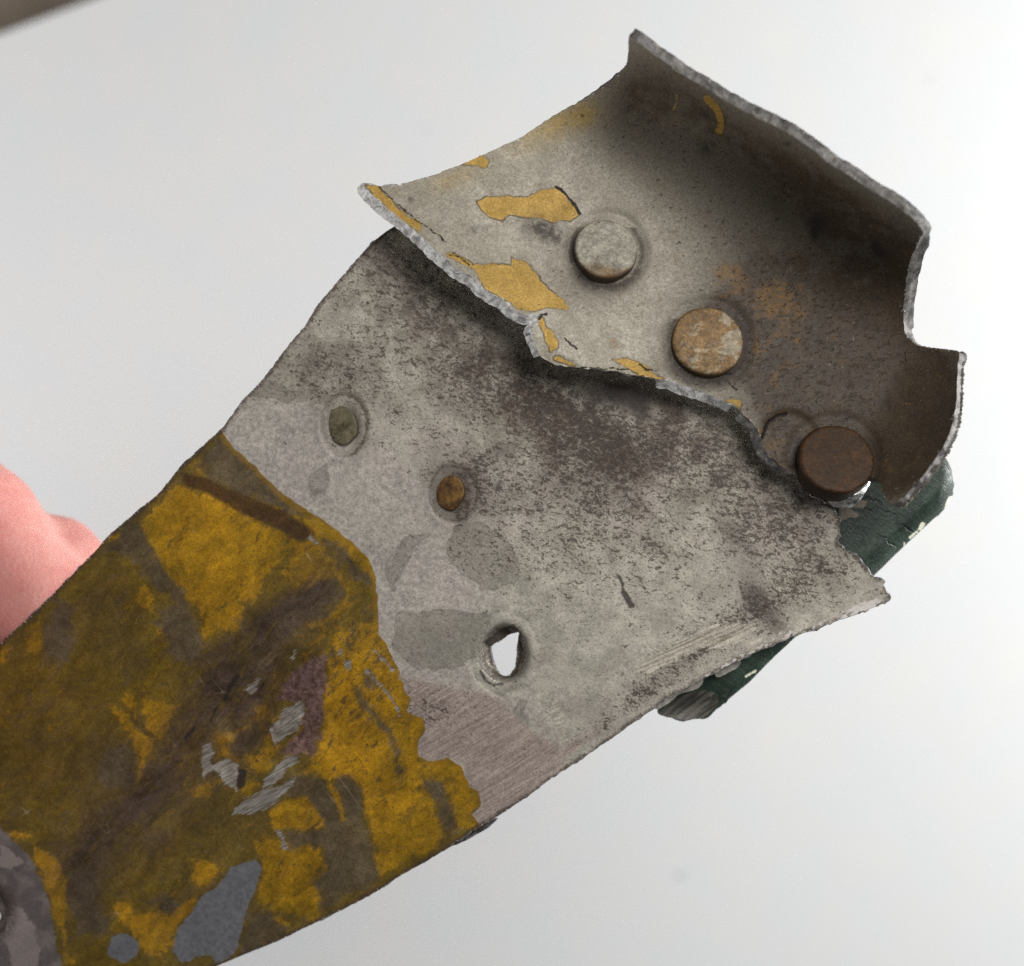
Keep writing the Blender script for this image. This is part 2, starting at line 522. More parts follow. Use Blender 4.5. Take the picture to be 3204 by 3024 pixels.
def h_plate(x, y):
    h = -2.6 + 0 * x
    # bends away towards the lower left and along the upper left edge
    s = np.clip(((1500 - x) * .62 + (y - 1650) * .55) / 1000, 0, 3)
    h = h - 4.2 * s ** 1.7
    t = np.clip((1250 - y + (x - 1250) * .35) / 600, 0, 1)
    h = h - 1.6 * t * t
    h = h + .55 * vnoise(x, y, 620, 31, 2) + .05 * vnoise(x, y, 120, 32, 3)
    # ridge and dent where the paint is crushed
    h = h + .55 * np.exp(-(((x - 1080) * .45 + (y - 2060) * .9) / 120) ** 2 - (((x - 1080) * .9 - (y - 2060) * .45) / 320) ** 2)
    h = h - .8 * np.exp(-(((x - 800) * .6 + (y - 2270) * .8) / 150) ** 2 - (((x - 800) * .8 - (y - 2270) * .6) / 190) ** 2)
    h = h - .35 * np.exp(-((x - 715) ** 2 + (y - 2420) ** 2) / 45 ** 2)
    # crumpled fold running down through the paint, with a torn hollow
    fx = (x - 780) * .64 + (y - 2200) * -.77; fy = (x - 780) * .77 + (y - 2200) * .64
    fy = fy + 40 * vnoise(x, y, 300, 34, 2)
    fold = np.exp(-(fx / 520) ** 2)
    h = h - 1.1 * fold * np.exp(-(fy / 62) ** 2) + .5 * fold * np.exp(-((fy - 130) / 80) ** 2) + .3 * fold * np.exp(-((fy + 120) / 80) ** 2)
    cr = np.exp(-(((x - 860) / 230) ** 2 + ((y - 2260) / 210) ** 2))
    a1 = vnoise(fx * .8, fy * .6, 60, 35, 4)
    h = h + .75 * cr * a1 + .05 * vnoise(fx * .3, fy, 70, 36, 4) * np.clip((1250 - x) / 200, 0, 1)
    h = h - .7 * np.exp(-(((x - 735) * .8 + (y - 2400) * .6) / 38) ** 2 - (((x - 735) * .6 - (y - 2400) * .8) / 70) ** 2) * (1 + .6 * a1)
    # rivet dimples
    for (cx, cy, rx, ry, dep) in ((1077, 1330, 74, 100, .12), (1418, 1545, 78, 92, .09)):
        d = np.hypot((x - cx) / rx, (y - cy) / ry)
        h = h - dep * np.exp(-((d - .92) / .10) ** 2) + dep * .5 * np.exp(-((d - 1.12) / .1) ** 2)
    d = np.hypot((x - 1577) / 80, (y - 2046) / 96) + .10 * vnoise(x, y, 45, 78, 3)
    h = h - 2.1 / (1 + np.exp((d - .84) / .045)) + .03 * np.exp(-((d - 1.12) / .12) ** 2) - .07 * np.exp(-((d - 1.36 - .03 * vnoise(x, y, 50, 77)) / .06) ** 2)
    d = np.hypot((x + 15) / 62, (y - 2858) / 90)
    h = h - 1.2 / (1 + np.exp((d - .72) / .09))
    # the lower right lip curls a little
    e = np.clip((x - 2350) / 430, 0, 1.2)
    h = h + .9 * e * e
    hb = h_bracket(x, y) - 2.3
    u, v = uv(x, y)
    k = 1 / (1 + np.exp(-(v - 0) / 25))
    return np.where(v > -80, h * (1 - k) + np.minimum(h, hb) * k, h)


def h_green(x, y):
    d = ((x - 2733) * .68 + (y - 1803) * .732)          # across the straight edge
    h = -5.6 - 2.2 * np.clip((d + 60) / 60, 0, 1) ** 2
    e = np.clip((x - 2800) / 190, 0, 1.1)
    h = h + 1.0 * e - 1.5 * np.clip((x - 2930) / 60, 0, 1.2) ** 2
    c = np.hypot((x - 2150) / 130, (y - 2215) / 80)
    h = h - 1.2 * np.exp(-c * c) - .6 * np.clip((y - 2000) / 250, 0, 1)
    return h + .08 * vnoise(x, y, 90, 41, 4)


# ------------------------------------------------------------------ paint layers on the plate
L = {}
YEL = P([(640, 860), (692, 1349)][1:], None) + [(736, 1405), (775, 1438), (819, 1482), (885, 1543), (941, 1587), (1018, 1632), (1055, 1658), (1111, 1708), (1149, 1747),
      (1172, 1796), (1180, 1852), (1181, 1918), (1186, 1985), (1215, 2030), (1232, 2068), (1260, 2129), (1268, 2162), (1282, 2184), (1270, 2229),
      (1326, 2245), (1332, 2279), (1309, 2323), (1309, 2367), (1343, 2384), (1398, 2373), (1442, 2400), (1453, 2428), (1470, 2461), (1498, 2474),
      (1502, 2522), (1475, 2550), (1500, 2580), (1560, 2640), (1200, 3300), (-900, 3600), (-900, 2200), (560, 1350)]
YEL_BRIGHT = [
    ('p', P([(790, 780), (1000, 580), (1150, 620), (1600, 830), (1610, 930), (1570, 1030), (1480, 1120), (1450, 1230), (1360, 1260), (1250, 1260),
             (1180, 1310), (1110, 1310), (1070, 1210), (970, 1130), (900, 980), (830, 880)], '5')),
    ('p', P([(1640, 890), (1800, 880), (1900, 1020), (1940, 1130), (1800, 1120), (1720, 1200), (1650, 1220), (1610, 1100), (1630, 1000)], '5')),
    ('p', P([(1110, 1310), (1250, 1270), (1400, 1260), (1330, 1400), (1200, 1420), (1160, 1490), (1140, 1400)], '5')),
    ('p', P([(790, 1150), (820, 1150), (860, 1240), (840, 1270), (780, 1250)], '5')),
    ('p', P([(960, 1410), (1000, 1410), (1030, 1500), (990, 1510), (950, 1460)], '5')),
    ('p', P([(880, 1370), (925, 1370), (920, 1420), (880, 1420)], '5')),
    ('p', P([(120, 1440), (270, 1290), (240, 1420), (220, 1510), (160, 1500)], '5')),
    ('p', P([(0, 1480), (50, 1490), (40, 1580), (0, 1580)], '5')),
    ('p', P([(600, 890), (690, 850), (710, 920), (640, 930)], '5')),
    ('p', P([(1070, 430), (1150, 420), (1190, 470), (1110, 500)], '5')),
    ('p', P([(645, 325), (690, 350), (740, 430), (850, 510), (850, 600), (810, 680), (765, 805), (785, 650), (730, 540)], '6')),
    ('p', P([(800, 275), (910, 290), (1000, 330), (960, 440), (910, 520), (830, 460), (850, 390)], '6')),
    ('p', P([(700, 260), (750, 270), (760, 330), (710, 320)], '6')),
    ('p', P([(1220, 500), (1340, 470), (1450, 380), (1450, 310), (1510, 300), (1500, 370), (1420, 450), (1330, 520), (1320, 610), (1260, 610), (1235, 550)], '6')),
    ('p', P([(1480, 460), (1540, 500), (1560, 590), (1500, 690), (1400, 660), (1370, 620), (1460, 590), (1490, 550)], '6')),
    ('p', P([(1060, 790), (1110, 800), (1210, 770), (1190, 860), (1120, 830)], '6')),
    ('p', P([(1380, 760), (1450, 770), (1400, 850), (1360, 820)], '6')),
    ('p', P([(1520, 920), (1600, 850), (1730, 840), (1760, 920), (1840, 1000), (1700, 1030), (1560, 1020)], '6')),
    ('p', P([(1440, 1080), (1560, 1090), (1820, 1120), (1850, 1250), (1780, 1310), (1800, 1380), (1830, 1500), (1760, 1560), (1680, 1530), (1540, 1500),
             (1440, 1440), (1480, 1300), (1470, 1180)], '6')),
    ('p', P([(1450, 1570), (1560, 1540), (1660, 1600), (1600, 1650), (1480, 1690)], '6')),
    ('p', P([(1100, 1200), (1200, 1220), (1240, 1260), (1150, 1340), (1090, 1300)], '6')),
    ('p', P([(640, 1440), (700, 1430), (740, 1500), (870, 1460), (980, 1500), (1090, 1430), (1080, 1500), (980, 1600), (960, 1730), (840, 1720), (780, 1640), (660, 1560)], '6')),
    ('p', P([(190, 1130), (330, 1200), (400, 1330), (370, 1400), (385, 1460), (350, 1560), (370, 1690), (420, 1800), (390, 1800), (330, 1620), (300, 1540), (270, 1330)], '6')),
    ('p', P([(60, 1080), (140, 1070), (215, 1060), (215, 1090), (100, 1105)], '6')),
    ('p', P([(230, 100), (350, 30), (420, -120), (560, -120), (600, 80), (650, 190), (665, 250), (690, 290), (665, 370), (770, 400), (780, 460), (740, 540),
             (740, 620), (800, 650), (900, 630), (980, 680), (1030, 790), (1080, 810), (1090, 900), (1040, 950), (1080, 1010), (980, 1010), (960, 950), (910, 900),
             (860, 760), (770, 740), (830, 900), (870, 1040), (780, 1180), (640, 1240), (530, 1300), (500, 1240), (470, 1000), (440, 880), (410, 800), (340, 740),
             (200, 760), (100, 680), (200, 500), (200, 300)], '7')),
    ('p', P([(200, 760), (290, 830), (310, 960), (300, 1000), (270, 900), (220, 830)], '7')),
    ('p', P([(1540, 640), (1700, 740), (1840, 800), (1988, 880), (2090, 960), (2130, 1100), (2110, 1140), (2000, 1010), (1880, 920), (1760, 830)], '5')),
    ('l', P([(1400, 450), (1500, 560), (1620, 660)], '5'), 7), ('l', P([(1420, 590), (1450, 640), (1580, 700), (1680, 760)], '5'), 8),
    ('l', P([(1960, 1120), (1960, 1240), (1860, 1300), (1740, 1360)], '5'), 7),
    ('p', P([(1980, 1330), (1960, 1420), (1880, 1430), (1870, 1500), (1960, 1550)], '5')),
]
OLIVE = [
    ('p', P([(120, 830), (100, 740), (220, 770), (290, 1000), (310, 1000), (300, 880), (270, 750), (350, 735), (410, 800), (440, 880), (425, 960), (440, 1010), (490, 1230), (515, 1300),
             (300, 1430), (200, 1500), (190, 1400), (140, 1330), (230, 1250), (190, 1130), (0, 1120), (0, 1040), (210, 1010)], '7')),
    ('p', P([(760, 740), (860, 755), (910, 900), (960, 950), (965, 1030), (880, 1040), (820, 900)], '7')),
    ('p', P([(410, 140), (470, 130), (500, 200), (470, 240), (420, 210)], '7')),
    ('l', P([(380, 250), (480, 380), (560, 500), (600, 580), (650, 690)], '7'), 10),
    ('p', P([(1410, 1480), (1520, 1500), (1640, 1590), (1500, 1720), (1400, 1740), (1330, 1720)], '6')),
    ('p', P([(1620, 740), (1700, 730), (1760, 760), (1830, 830), (1780, 900), (1740, 830), (1620, 840), (1500, 900)], '6')),
    ('p', P([(1290, 540), (1420, 430), (1460, 460), (1480, 540), (1400, 580), (1330, 620)], '6')),
    ('p', P([(1700, 1180), (1860, 1100), (1920, 1120), (1940, 1200), (1900, 1270), (1760, 1330), (1620, 1420), (1500, 1600), (1400, 1540), (1560, 1330)], '5')),
    ('p', P([(700, 790), (790, 790), (900, 980), (970, 1130), (1060, 1200), (1050, 1260), (900, 1200), (800, 1060), (700, 960), (600, 940)], '5')),
    ('p', P([(1180, 340), (1260, 290), (1400, 440), (1560, 610), (1740, 750), (1640, 740), (1480, 680), (1380, 640), (1230, 560), (1080, 450)], '5')),
    ('p', P([(300, 1200), (400, 1260), (420, 1500), (380, 1560), (240, 1520), (250, 1420)], '5')),
    ('p', P([(1060, 1200), (1140, 1420), (1150, 1560), (1080, 1600), (960, 1540), (860, 1330)], '5')),
    ('p', P([(840, 1430), (960, 1380), (1000, 1450), (940, 1500), (870, 1470)], '6')),
    ('p', P([(620, 560), (720, 570), (760, 650), (740, 760), (640, 800), (560, 760)], '6')),
    ('p', P([(380, 1300), (440, 1250), (540, 1280), (560, 1480), (640, 1620), (420, 1600), (390, 1420)], '6')),
    ('p', P([(1930, 920), (2090, 1090), (2120, 1160), (2020, 1120), (1900, 960), (1840, 900)], '5')),
]
DARK = [
    ('p', P([(1020, 500), (1150, 525), (1350, 620), (1560, 700), (1770, 840), (1720, 895), (1600, 845), (1400, 755), (1200, 640), (1040, 575)], '5')),
]
PURPLE = [('p', P([(1700, 100), (1830, 40), (1845, 200), (1830, 420), (1770, 600), (1560, 615), (1640, 540), (1700, 480), (1720, 310), (1560, 300), (1600, 220)], '6'))]
BARE = [
    ('p', P([(470, 930), (630, 850), (650, 1000), (700, 1160), (720, 1330), (600, 1330), (520, 1230), (470, 1080)], 'h')),
    ('p', P([(1610, 360), (1720, 300), (1722, 360), (1680, 470), (1560, 545), (1525, 480)], '6')),
    ('p', P([(1500, 740), (1600, 640), (1690, 595), (1685, 650), (1560, 760), (1480, 810)], '6')),
    ('p', P([(1315, 945), (1350, 880), (1480, 812), (1560, 790), (1690, 735), (1560, 880), (1460, 940)], '6')),
    ('p', P([(1390, 250), (1430, 200), (1475, 165), (1465, 210), (1430, 270)], '6')),
    ('p', P([(1640, 60), (1680, 10), (1690, 20), (1660, 70)], '6')),
    ('p', P([(1945, 80), (1975, 75), (1985, 120), (1955, 130)], '6')),
    ('p', P([(1915, 20), (1935, 20), (1930, 45), (1912, 42)], '6')),
    ('p', P([(1140, 560), (1180, 540), (1215, 600), (1190, 640), (1200, 680), (1150, 740)], '6')),
    ('p', P([(1200, 670), (1270, 640), (1345, 660), (1360, 720), (1330, 805), (1290, 790), (1240, 730)], '6')),
    ('l', P([(700, 240), (600, 130), (480, 20)], '7')[::-1], 3.5), ('l', P([(640, 380), (560, 260), (440, 130)], '7'), 3.5),
    ('p', P([(1760, 860), (1800, 900), (1790, 915), (1750, 880)], '5')),
    ('p', P([(1560, 1040), (1590, 1050), (1640, 1150), (1610, 1150)], '6')),
]
BLUE = [('p', P([(1390, 1215), (1450, 1210), (1470, 1260), (1460, 1330), (1400, 1480), (1345, 1690), (1300, 1770), (1215, 1800), (1190, 1740), (1110, 1745), (1030, 1780),
                 (970, 1720), (1000, 1580), (1090, 1500), (1150, 1400), (1220, 1360), (1290, 1250)], '6')),
        ('e', 387, 2965, 47, 44, 0)]
LGREY = [('p', P([(-400, 900), (0, 1020), (60, 1080), (150, 1170), (220, 1300), (270, 1430), (300, 1580), (320, 1700), (350, 1807), (380, 2000), (-500, 2000)], '6'))]
LPALE = [('p', P([(60, 1470), (130, 1480), (200, 1600), (220, 1720), (200, 1830), (80, 1807), (40, 1700), (0, 1640), (20, 1600)], '6')),
         ('p', P([(0, 1110), (60, 1160), (130, 1220), (60, 1260), (0, 1240)], '6'))]
PALE = [('p', P([(380, 880), (470, 770), (530, 768), (600, 785), (628, 800), (635, 860), (665, 888), (700, 885), (735, 868), (790, 905), (835, 955), (850, 1000), (885, 1018), (866, 1055),
                 (872, 1090), (930, 1135), (985, 1163), (965, 1185), (905, 1190), (840, 1180), (785, 1185), (765, 1205), (735, 1235), (755, 1285), (860, 1300), (905, 1290),
                 (925, 1325), (985, 1352), (1018, 1345), (1030, 1320), (1045, 1300), (1035, 1345), (1060, 1400), (1105, 1440), (1080, 1447), (1030, 1400), (1000, 1395), (960, 1350), (880, 1340), (780, 1320), (600, 1300), (600, 1000)], 'F')),
        ('p', P([(1485, 290), (1530, 290), (1560, 420), (1610, 560), (1560, 570), (1510, 430)], '7')),
        ]
DSTAIN = [('p', P([(765, 265), (850, 245), (905, 330), (930, 420), (1010, 490), (960, 510), (860, 425), (790, 340)], '8')), ('p', P([(440, 1340), (520, 1320), (600, 1430), (680, 1520), (640, 1530), (540, 1450)], '3')), ('p', P([(770, 1200), (840, 1183), (910, 1192), (960, 1200), (935, 1240), (925, 1280), (880, 1298), (800, 1295), (765, 1260)], 'F')),
          ('p', P([(880, 1020), (930, 1010), (1000, 1060), (1010, 1120), (960, 1150), (900, 1115), (868, 1070)], 'F')),
          ('p', P([(600, 935), (635, 900), (640, 925), (630, 955), (612, 965)], 'F')),
          ('p', P([(745, 1110), (790, 1050), (840, 1040), (790, 1090), (765, 1150)], 'F')),
          ('p', P([(1290, 320), (1340, 320), (1330, 380), (1390, 440), (1350, 470), (1310, 430), (1280, 360)], '7')),
          ('p', P([(440, 780), (510, 740), (590, 760), (560, 775), (480, 772)], 'F'))]
BRUSH = [('p', P([(770, 1310), (880, 1335), (960, 1350), (1010, 1400), (1090, 1452), (1160, 1420), (960, 1610), (920, 1600), (900, 1480), (810, 1480), (780, 1380)], 'F'))]
SCRAPE = [('p', P([(1490, 300), (1530, 295), (1555, 420), (1600, 550), (1560, 560), (1515, 430)], '7')), ('p', P([(140, 715), (380, 560), (600, 470), (780, 450), (860, 480), (800, 560), (520, 600), (330, 680), (230, 740)], '8')),
          ('p', P([(770, 640), (900, 470), (920, 480), (860, 560), (800, 640)], '8'))]
BLACK = [('p', P([(520, 750), (700, 620), (850, 515), (980, 495), (1065, 590), (1000, 612), (900, 645), (830, 705), (700, 775), (600, 835)], 'h')), ('l', P([(1050, 650), (1065, 800), (1060, 1000), (1010, 1150), (930, 1250)], 'h'), 6), ('l', P([(480, 1180), (560, 1320), (680, 1385), (800, 1360)], 'h'), 4), ('l', P([(60, 180), (85, 230), (95, 280)], '8'), 5), ('l', P([(95, 285), (135, 350)], '8'), 10),  # first band paints the undercut shade on the hole's upper wall
         ('l', P([(275, 145), (295, 138)], '8'), 5), ('l', P([(385, 150), (405, 145)], '8'), 4),
         ('l', P([(1340, 170), (1300, 230), (1270, 300)], '6'), 7), ('l', P([(1230, 340), (1190, 430)], '6'), 4), ('l', P([(1100, 460), (1050, 520)], '6'), 5),
         ('l', P([(1020, 450), (1080, 560)], '4')[:1] + P([(1020, 450)], '4'), .1),
         ('p', P([(1350, 690), (1400, 700), (1380, 790), (1340, 810)], '6'))]
SMUDGE = [(2370, 1875, 45, 95, -28, .75), (2300, 1700, 30, 90, -30, .5), (2440, 1950, 30, 60, -40, .4), (1930, 1225, 130, 34, 12, .9), (1990, 1270, 60, 26, 40, .7), (1850, 1240, 50, 20, 40, .5), (1990, 1260, 70, 40, 40, .5), (1920, 1240, 70, 50, 0, .5),
          (1640, 1070, 60, 50, 0, .35), (1415, 1545, 95, 110, 0, .35), (1430, 1480, 60, 30, 0, .4), (1555, 1405, 24, 24, 0, .8),
          (1500, 560, 200, 60, 30, .3)]
SPECK = [(1820, 1420, 240, 150, 30, .5), (1600, 1220, 200, 110, 20, .4), (1900, 1330, 240, 100, 25, .4), (1300, 900, 350, 230, 30, .5), (2450, 1600, 200, 140, 20, .4), (2560, 1760, 200, 130, 20, .25),
         (2200, 1400, 230, 130, 30, .45), (1500, 1500, 140, 120, 0, .45), (1250, 1700, 160, 90, 30, .4), (2100, 1700, 500, 260, 0, .25), (1700, 1700, 350, 200, 0, .25), (2300, 1950, 300, 60, -28, .55), (2000, 2180, 260, 40, -33, .5), (1350, 2230, 110, 60, 0, .5),
         (1000, 1150, 160, 120, 0, .3), (1200, 1250, 350, 200, 0, .22)]
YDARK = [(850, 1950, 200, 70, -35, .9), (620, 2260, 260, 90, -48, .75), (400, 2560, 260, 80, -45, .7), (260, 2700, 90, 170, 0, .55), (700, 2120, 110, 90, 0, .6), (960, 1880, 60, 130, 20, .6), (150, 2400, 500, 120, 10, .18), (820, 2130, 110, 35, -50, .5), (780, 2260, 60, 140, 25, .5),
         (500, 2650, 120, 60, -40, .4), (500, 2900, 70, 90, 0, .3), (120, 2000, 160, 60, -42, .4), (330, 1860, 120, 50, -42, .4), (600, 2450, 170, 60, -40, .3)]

plate_attrs = {
    'yel': lambda x, y: layer(x, y, [('p', YEL)], 7, 26, 1),
    'bri': lambda x, y: layer(x, y, YEL_BRIGHT, 24, 55, 2),
    'oli': lambda x, y: layer(x, y, OLIVE, 24, 55, 3),
    'drk': lambda x, y: layer(x, y, DARK, 8, 40, 4),
    'pur': lambda x, y: layer(x, y, PURPLE, 16, 40, 5),
    'bar': lambda x, y: layer(x, y, BARE, 9, 22, 6),
    'blu': lambda x, y: layer(x, y, BLUE, 12, 40, 7),
    'lgr': lambda x, y: layer(x, y, LGREY, 5, 40, 8),
    'lpa': lambda x, y: layer(x, y, LPALE, 8, 30, 9),
    'pal': lambda x, y: layer(x, y, PALE, 20, 60, 10),
    'dst': lambda x, y: layer(x, y, DSTAIN, 20, 60, 11),
    'bru': lambda x, y: layer(x, y, BRUSH, 10, 40, 12),
    'scr': lambda x, y: layer(x, y, SCRAPE, 8, 40, 13),
    'blk': lambda x, y: layer(x, y, BLACK, 5, 14, 14),
    'smu': lambda x, y: soft(x, y, SMUDGE),
    'sot': lambda x, y: 1.25 * soft(x, y, [(1850, 1420, 300, 170, 30, .75), (1600, 1200, 330, 110, 28, .6), (2250, 1430, 260, 130, 25, .5), (1260, 860, 330, 170, 40, .55), (2520, 1680, 180, 130, 20, .25), (1000, 1120, 150, 130, 0, .35), (1430, 1530, 130, 110, 0, .4), (2080, 1280, 200, 70, 25, .5), (1250, 1720, 120, 70, 30, .35), (1200, 1250, 300, 120, 0, .25)]),
    'spk': lambda x, y: soft(x, y, SPECK),
    'spr': lambda x, y: soft(x, y, [(2620, 1935, 170, 22, -24, 1), (2720, 1895, 70, 18, -20, .9), (2360, 2035, 160, 22, -26, .8), (2200, 2120, 160, 18, -28, .6), (2470, 1955, 40, 60, 35, .5), (2000, 2245, 200, 14, -33, .45), (1000, 2880, 260, 10, -26, .5), (1300, 2715, 200, 10, -32, .5)]),
    'chd': lambda x, y: soft(x, y, [(930, 2250, 330, 260, 0, 1), (1150, 2020, 160, 160, 0, .8), (1050, 2600, 330, 160, -25, .7), (500, 2350, 160, 200, 0, .5), (600, 2850, 240, 110, 0, .6), (900, 1750, 200, 120, 40, .4)]),
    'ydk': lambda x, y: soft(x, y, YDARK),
    'dim_shade': lambda x, y: soft(x, y, [(1115, 1340, 30, 75, 0, 1.0), (1060, 1330, 62, 85, 0, .25), (1450, 1560, 34, 60, 14, 1.2), (1418, 1545, 66, 76, 0, .6)]) + sum(.75 * np.exp(-((np.hypot((x - cx) / rx, (y - cy) / ry) - .97 - .05 * vnoise(x, y, 40, 79)) / .06) ** 2) for cx, cy, rx, ry in ((1077, 1330, 74, 100), (1418, 1545, 76, 90))) - 1.1 * np.exp(-((x - 1520) / 34) ** 2 - ((y - 2068) / 62) ** 2) + np.exp(-((np.hypot((x - 1577) / 80, (y - 2046) / 96) - .75) / .22) ** 2)  # dimple stain, plus painted shadow crescents right of the tails
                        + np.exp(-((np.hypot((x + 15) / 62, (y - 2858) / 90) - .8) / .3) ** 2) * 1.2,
}


def mat_plate():
    g = G('plate_paint'); mm = g.attr('mm', 'Vector')
    fine = g.noise(mm, 1.6, 5, .65)
    med = g.noise(mm, .35, 4, .6)
    big = g.noise(mm, .09, 3, .5)
    edge_n = g.noise(mm, .7, 7, .72, .3)
    wob = g.add(g.mul(g.sub(edge_n, .5), 34.0), g.mul(g.sub(fine, .5), 20.0))
    wobs = g.mul(g.sub(fine, .5), 12.0)

    def mask(name, w=2.0, wb=wob, off=0.0):
        return g.step(g.add(g.add(g.attr(name), wb), off), -w, w)
    # --- grey skin
    grey = g.mix(g.step(med, .35, .68), C(164, 159, 147), C(192, 187, 173))
    grey = g.mix(g.step(big, .42, .62, 0, .55), grey, C(180, 171, 162))
    flk = g.noise(g.vmap(mm, (.72, 1.2, 1), -14), 1.75, 5, .66, .7)
    flk2 = g.noise(g.vmap(mm, (.7, 1.1, 1), -35, (9, 3, 0)), 4.6, 3, .6, .3)
    clump = g.noise(g.vmap(mm, (1, 1, 1), 0, (31, 7, 2)), .42, 5, .62, .2)
    dens = g.op('MULTIPLY_ADD', g.attr('spk'), .9, g.mul(g.sub(clump, .42), .8))
    dens = g.mul(dens, g.inv(g.mul(mask('pal', 8), .85)))
    dens = g.op('ADD', dens, .12, clamp=True)
    th = g.sub(.70, g.mul(dens, .25))
    sp1 = g.step(g.sub(flk, th), -.01, .035)
    sp2 = g.step(g.sub(flk2, th), -.02, .05)
    grey = g.mix(g.mul(g.step(dens, .1, .9), .30), grey, C(112, 101, 90))
    soot = g.op('MULTIPLY', g.attr('sot'), g.step(g.noise(g.vmap(mm, (1, 1, 1), 0, (50, 3, 0)), .3, 6, .7, .4), .30, .66, .12, 1.25), clamp=True)
    grey = g.mix(g.mul(soot, .92), grey, g.mix(g.step(fine, .35, .65), C(66, 53, 43), C(102, 89, 77)))
    # smooth pale areas and darker residue islands
    pal = mask('pal', 6)
    palc = g.mix(g.step(fine, .3, .7), C(160, 151, 145), C(186, 178, 170))
    grey = g.mix(g.mul(pal, .62), grey, palc)
    grey = g.mix(g.mul(mask('dst', 4), g.step(med, .3, .7, .3, .62)), grey, C(114, 108, 99))
    # rim line of the residue islands
    dl = g.sub(1.0, g.step(g.op('ABSOLUTE', g.add(g.attr('dst'), wob)), 0.0, 5.0))
    grey = g.mix(g.mul(dl, .35), grey, C(92, 86, 80))
    # pink brushed strip
    br = g.noise(g.vmap(mm, (.10, 2.6, 1), 32), 1.8, 5, .72)
    brc = g.mix(g.step(br, .30, .70), C(138, 123, 116), C(190, 173, 163))
    brm = g.step(g.add(g.add(g.attr('bru'), wob), g.mul(g.sub(br, .5), 60.0)), -14, 14)
    grey = g.mix(g.mul(brm, .9), grey, brc)
    # pale scrapes
    sr = g.noise(g.vmap(mm, (.07, 2.0, 1), 24), 1.3, 4, .68)
    grey = g.mix(g.mul(sp1, .74), grey, C(62, 51, 44))
    grey = g.mix(g.mul(sp2, .6), grey, C(60, 50, 47))
    lights = g.step(g.noise(g.vmap(mm, (1, 1, 1), 0, (4, 40, 1)), 2.6, 3, .6), .66, .74)
    grey = g.mix(g.mul(lights, .35), grey, C(205, 198, 188))
    scm = g.step(g.add(g.add(g.attr('scr'), wob), g.mul(g.sub(sr, .5), 50.0)), -6, 6)
    grey = g.mix(g.mul(scm, .85), grey, g.mix(g.step(sr, .36, .62), C(138, 131, 118), C(206, 199, 183)))
    warm = g.step(g.noise(g.vmap(mm, (1, 1, 1), 0, (14, 4, 1)), .5, 4, .65), .56, .74)
    grey = g.mix(g.mul(g.mul(warm, g.step(dens, .3, 1)), .55), grey, C(98, 74, 58))
    smu = g.mul(g.attr('smu'), g.step(med, .2, .6, .6, 1.1))
    grey = g.mix(g.op('MULTIPLY', smu, .8, clamp=True), grey, C(70, 62, 57))
    grain0 = g.noise(mm, 4.2, 3, .7)
    grey = g.scalec(grey, g.mul(g.step(grain0, .28, .72, .78, 1.2), g.step(fine, .25, .75, .86, 1.12)))
    pits = g.step(g.noise(g.vmap(mm, (.8, 1.2, 1), -20, (70, 1, 0)), 3.2, 3, .6, .6), .655, .70)
    grey = g.mix(g.mul(pits, .7), grey, C(58, 48, 43))
    # --- yellow paint
    wisp = g.noise(g.vmap(mm, (.22, 1.1, 1), 52), .8, 6, .7, .8)
    wisp2 = g.noise(g.vmap(mm, (.5, .9, 1), 35, (8, 2, 0)), .55, 6, .7, .7)
    grain = g.noise(mm, 4.5, 3, .65)
    yel = g.mix(g.step(big, .35, .65), C(110, 88, 20), C(100, 82, 35))
    yel = g.mix(g.step(wisp2, .46, .68, 0, .62), yel, C(88, 73, 50))
    yel = g.mix(g.step(wisp, .54, .70, 0, .55), yel, C(120, 92, 26))
    wy = g.add(wob, g.add(g.mul(g.sub(wisp, .5), 46.0), g.mul(g.sub(wisp2, .5), 26.0)))
    yb = g.add(g.mul(mask('bri', 4, wy), .55), g.mul(mask('bri', 24, wy), .45))
    ybc = g.mix(g.step(med, .3, .7), C(146, 112, 18), C(172, 128, 20))
    ybc = g.mix(g.step(wisp2, .42, .68, 0, .7), ybc, C(108, 86, 24))
    # the paint is fresher towards the torn grey area
    fresh = g.step(g.noise(g.vmap(mm, (1, 1, 1), 0, (3, 3, 3)), .07, 2, .5), .42, .6)
    ybc = g.mix(g.mul(fresh, .5), ybc, C(186, 136, 24))
    yel = g.mix(g.mul(yb, g.step(wisp, .30, .46, .72, 1.0)), yel, ybc)
    chips = g.step(g.add(g.noise(g.vmap(mm, (.75, 1.25, 1), 48, (5, 5, 0)), .75, 6, .72, .6), g.mul(g.attr('chd'), .10)), .63, .67)
    yel = g.mix(g.mul(chips, .7), yel, C(148, 108, 20))
    yel = g.mix(g.mul(g.add(g.mul(mask('oli', 5, wy), .5), g.mul(mask('oli', 24, wy), .5)), g.step(wisp2, .25, .5, .6, .95)), yel, g.mix(g.step(med, .3, .7), C(80, 68, 48), C(100, 87, 66)))
    chips2 = g.step(g.add(g.noise(g.vmap(mm, (.6, 1.3, 1), 55, (25, 15, 0)), .85, 6, .74, .6), g.mul(g.attr('chd'), .09)), .63, .68)
    yel = g.mix(g.mul(chips2, .72), yel, C(82, 66, 46))
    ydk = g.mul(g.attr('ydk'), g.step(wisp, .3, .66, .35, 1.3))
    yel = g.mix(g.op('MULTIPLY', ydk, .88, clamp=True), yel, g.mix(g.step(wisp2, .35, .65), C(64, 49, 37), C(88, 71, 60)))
    yel = g.mix(g.mul(mask('drk', 9), .9), yel, C(70, 46, 22))
    yel = g.mix(g.mul(mask('pur', 9, wy), .92), yel, g.mix(g.step(fine, .35, .65), C(84, 62, 58), C(118, 92, 90)))
    grit = g.step(grain, .60, .74)
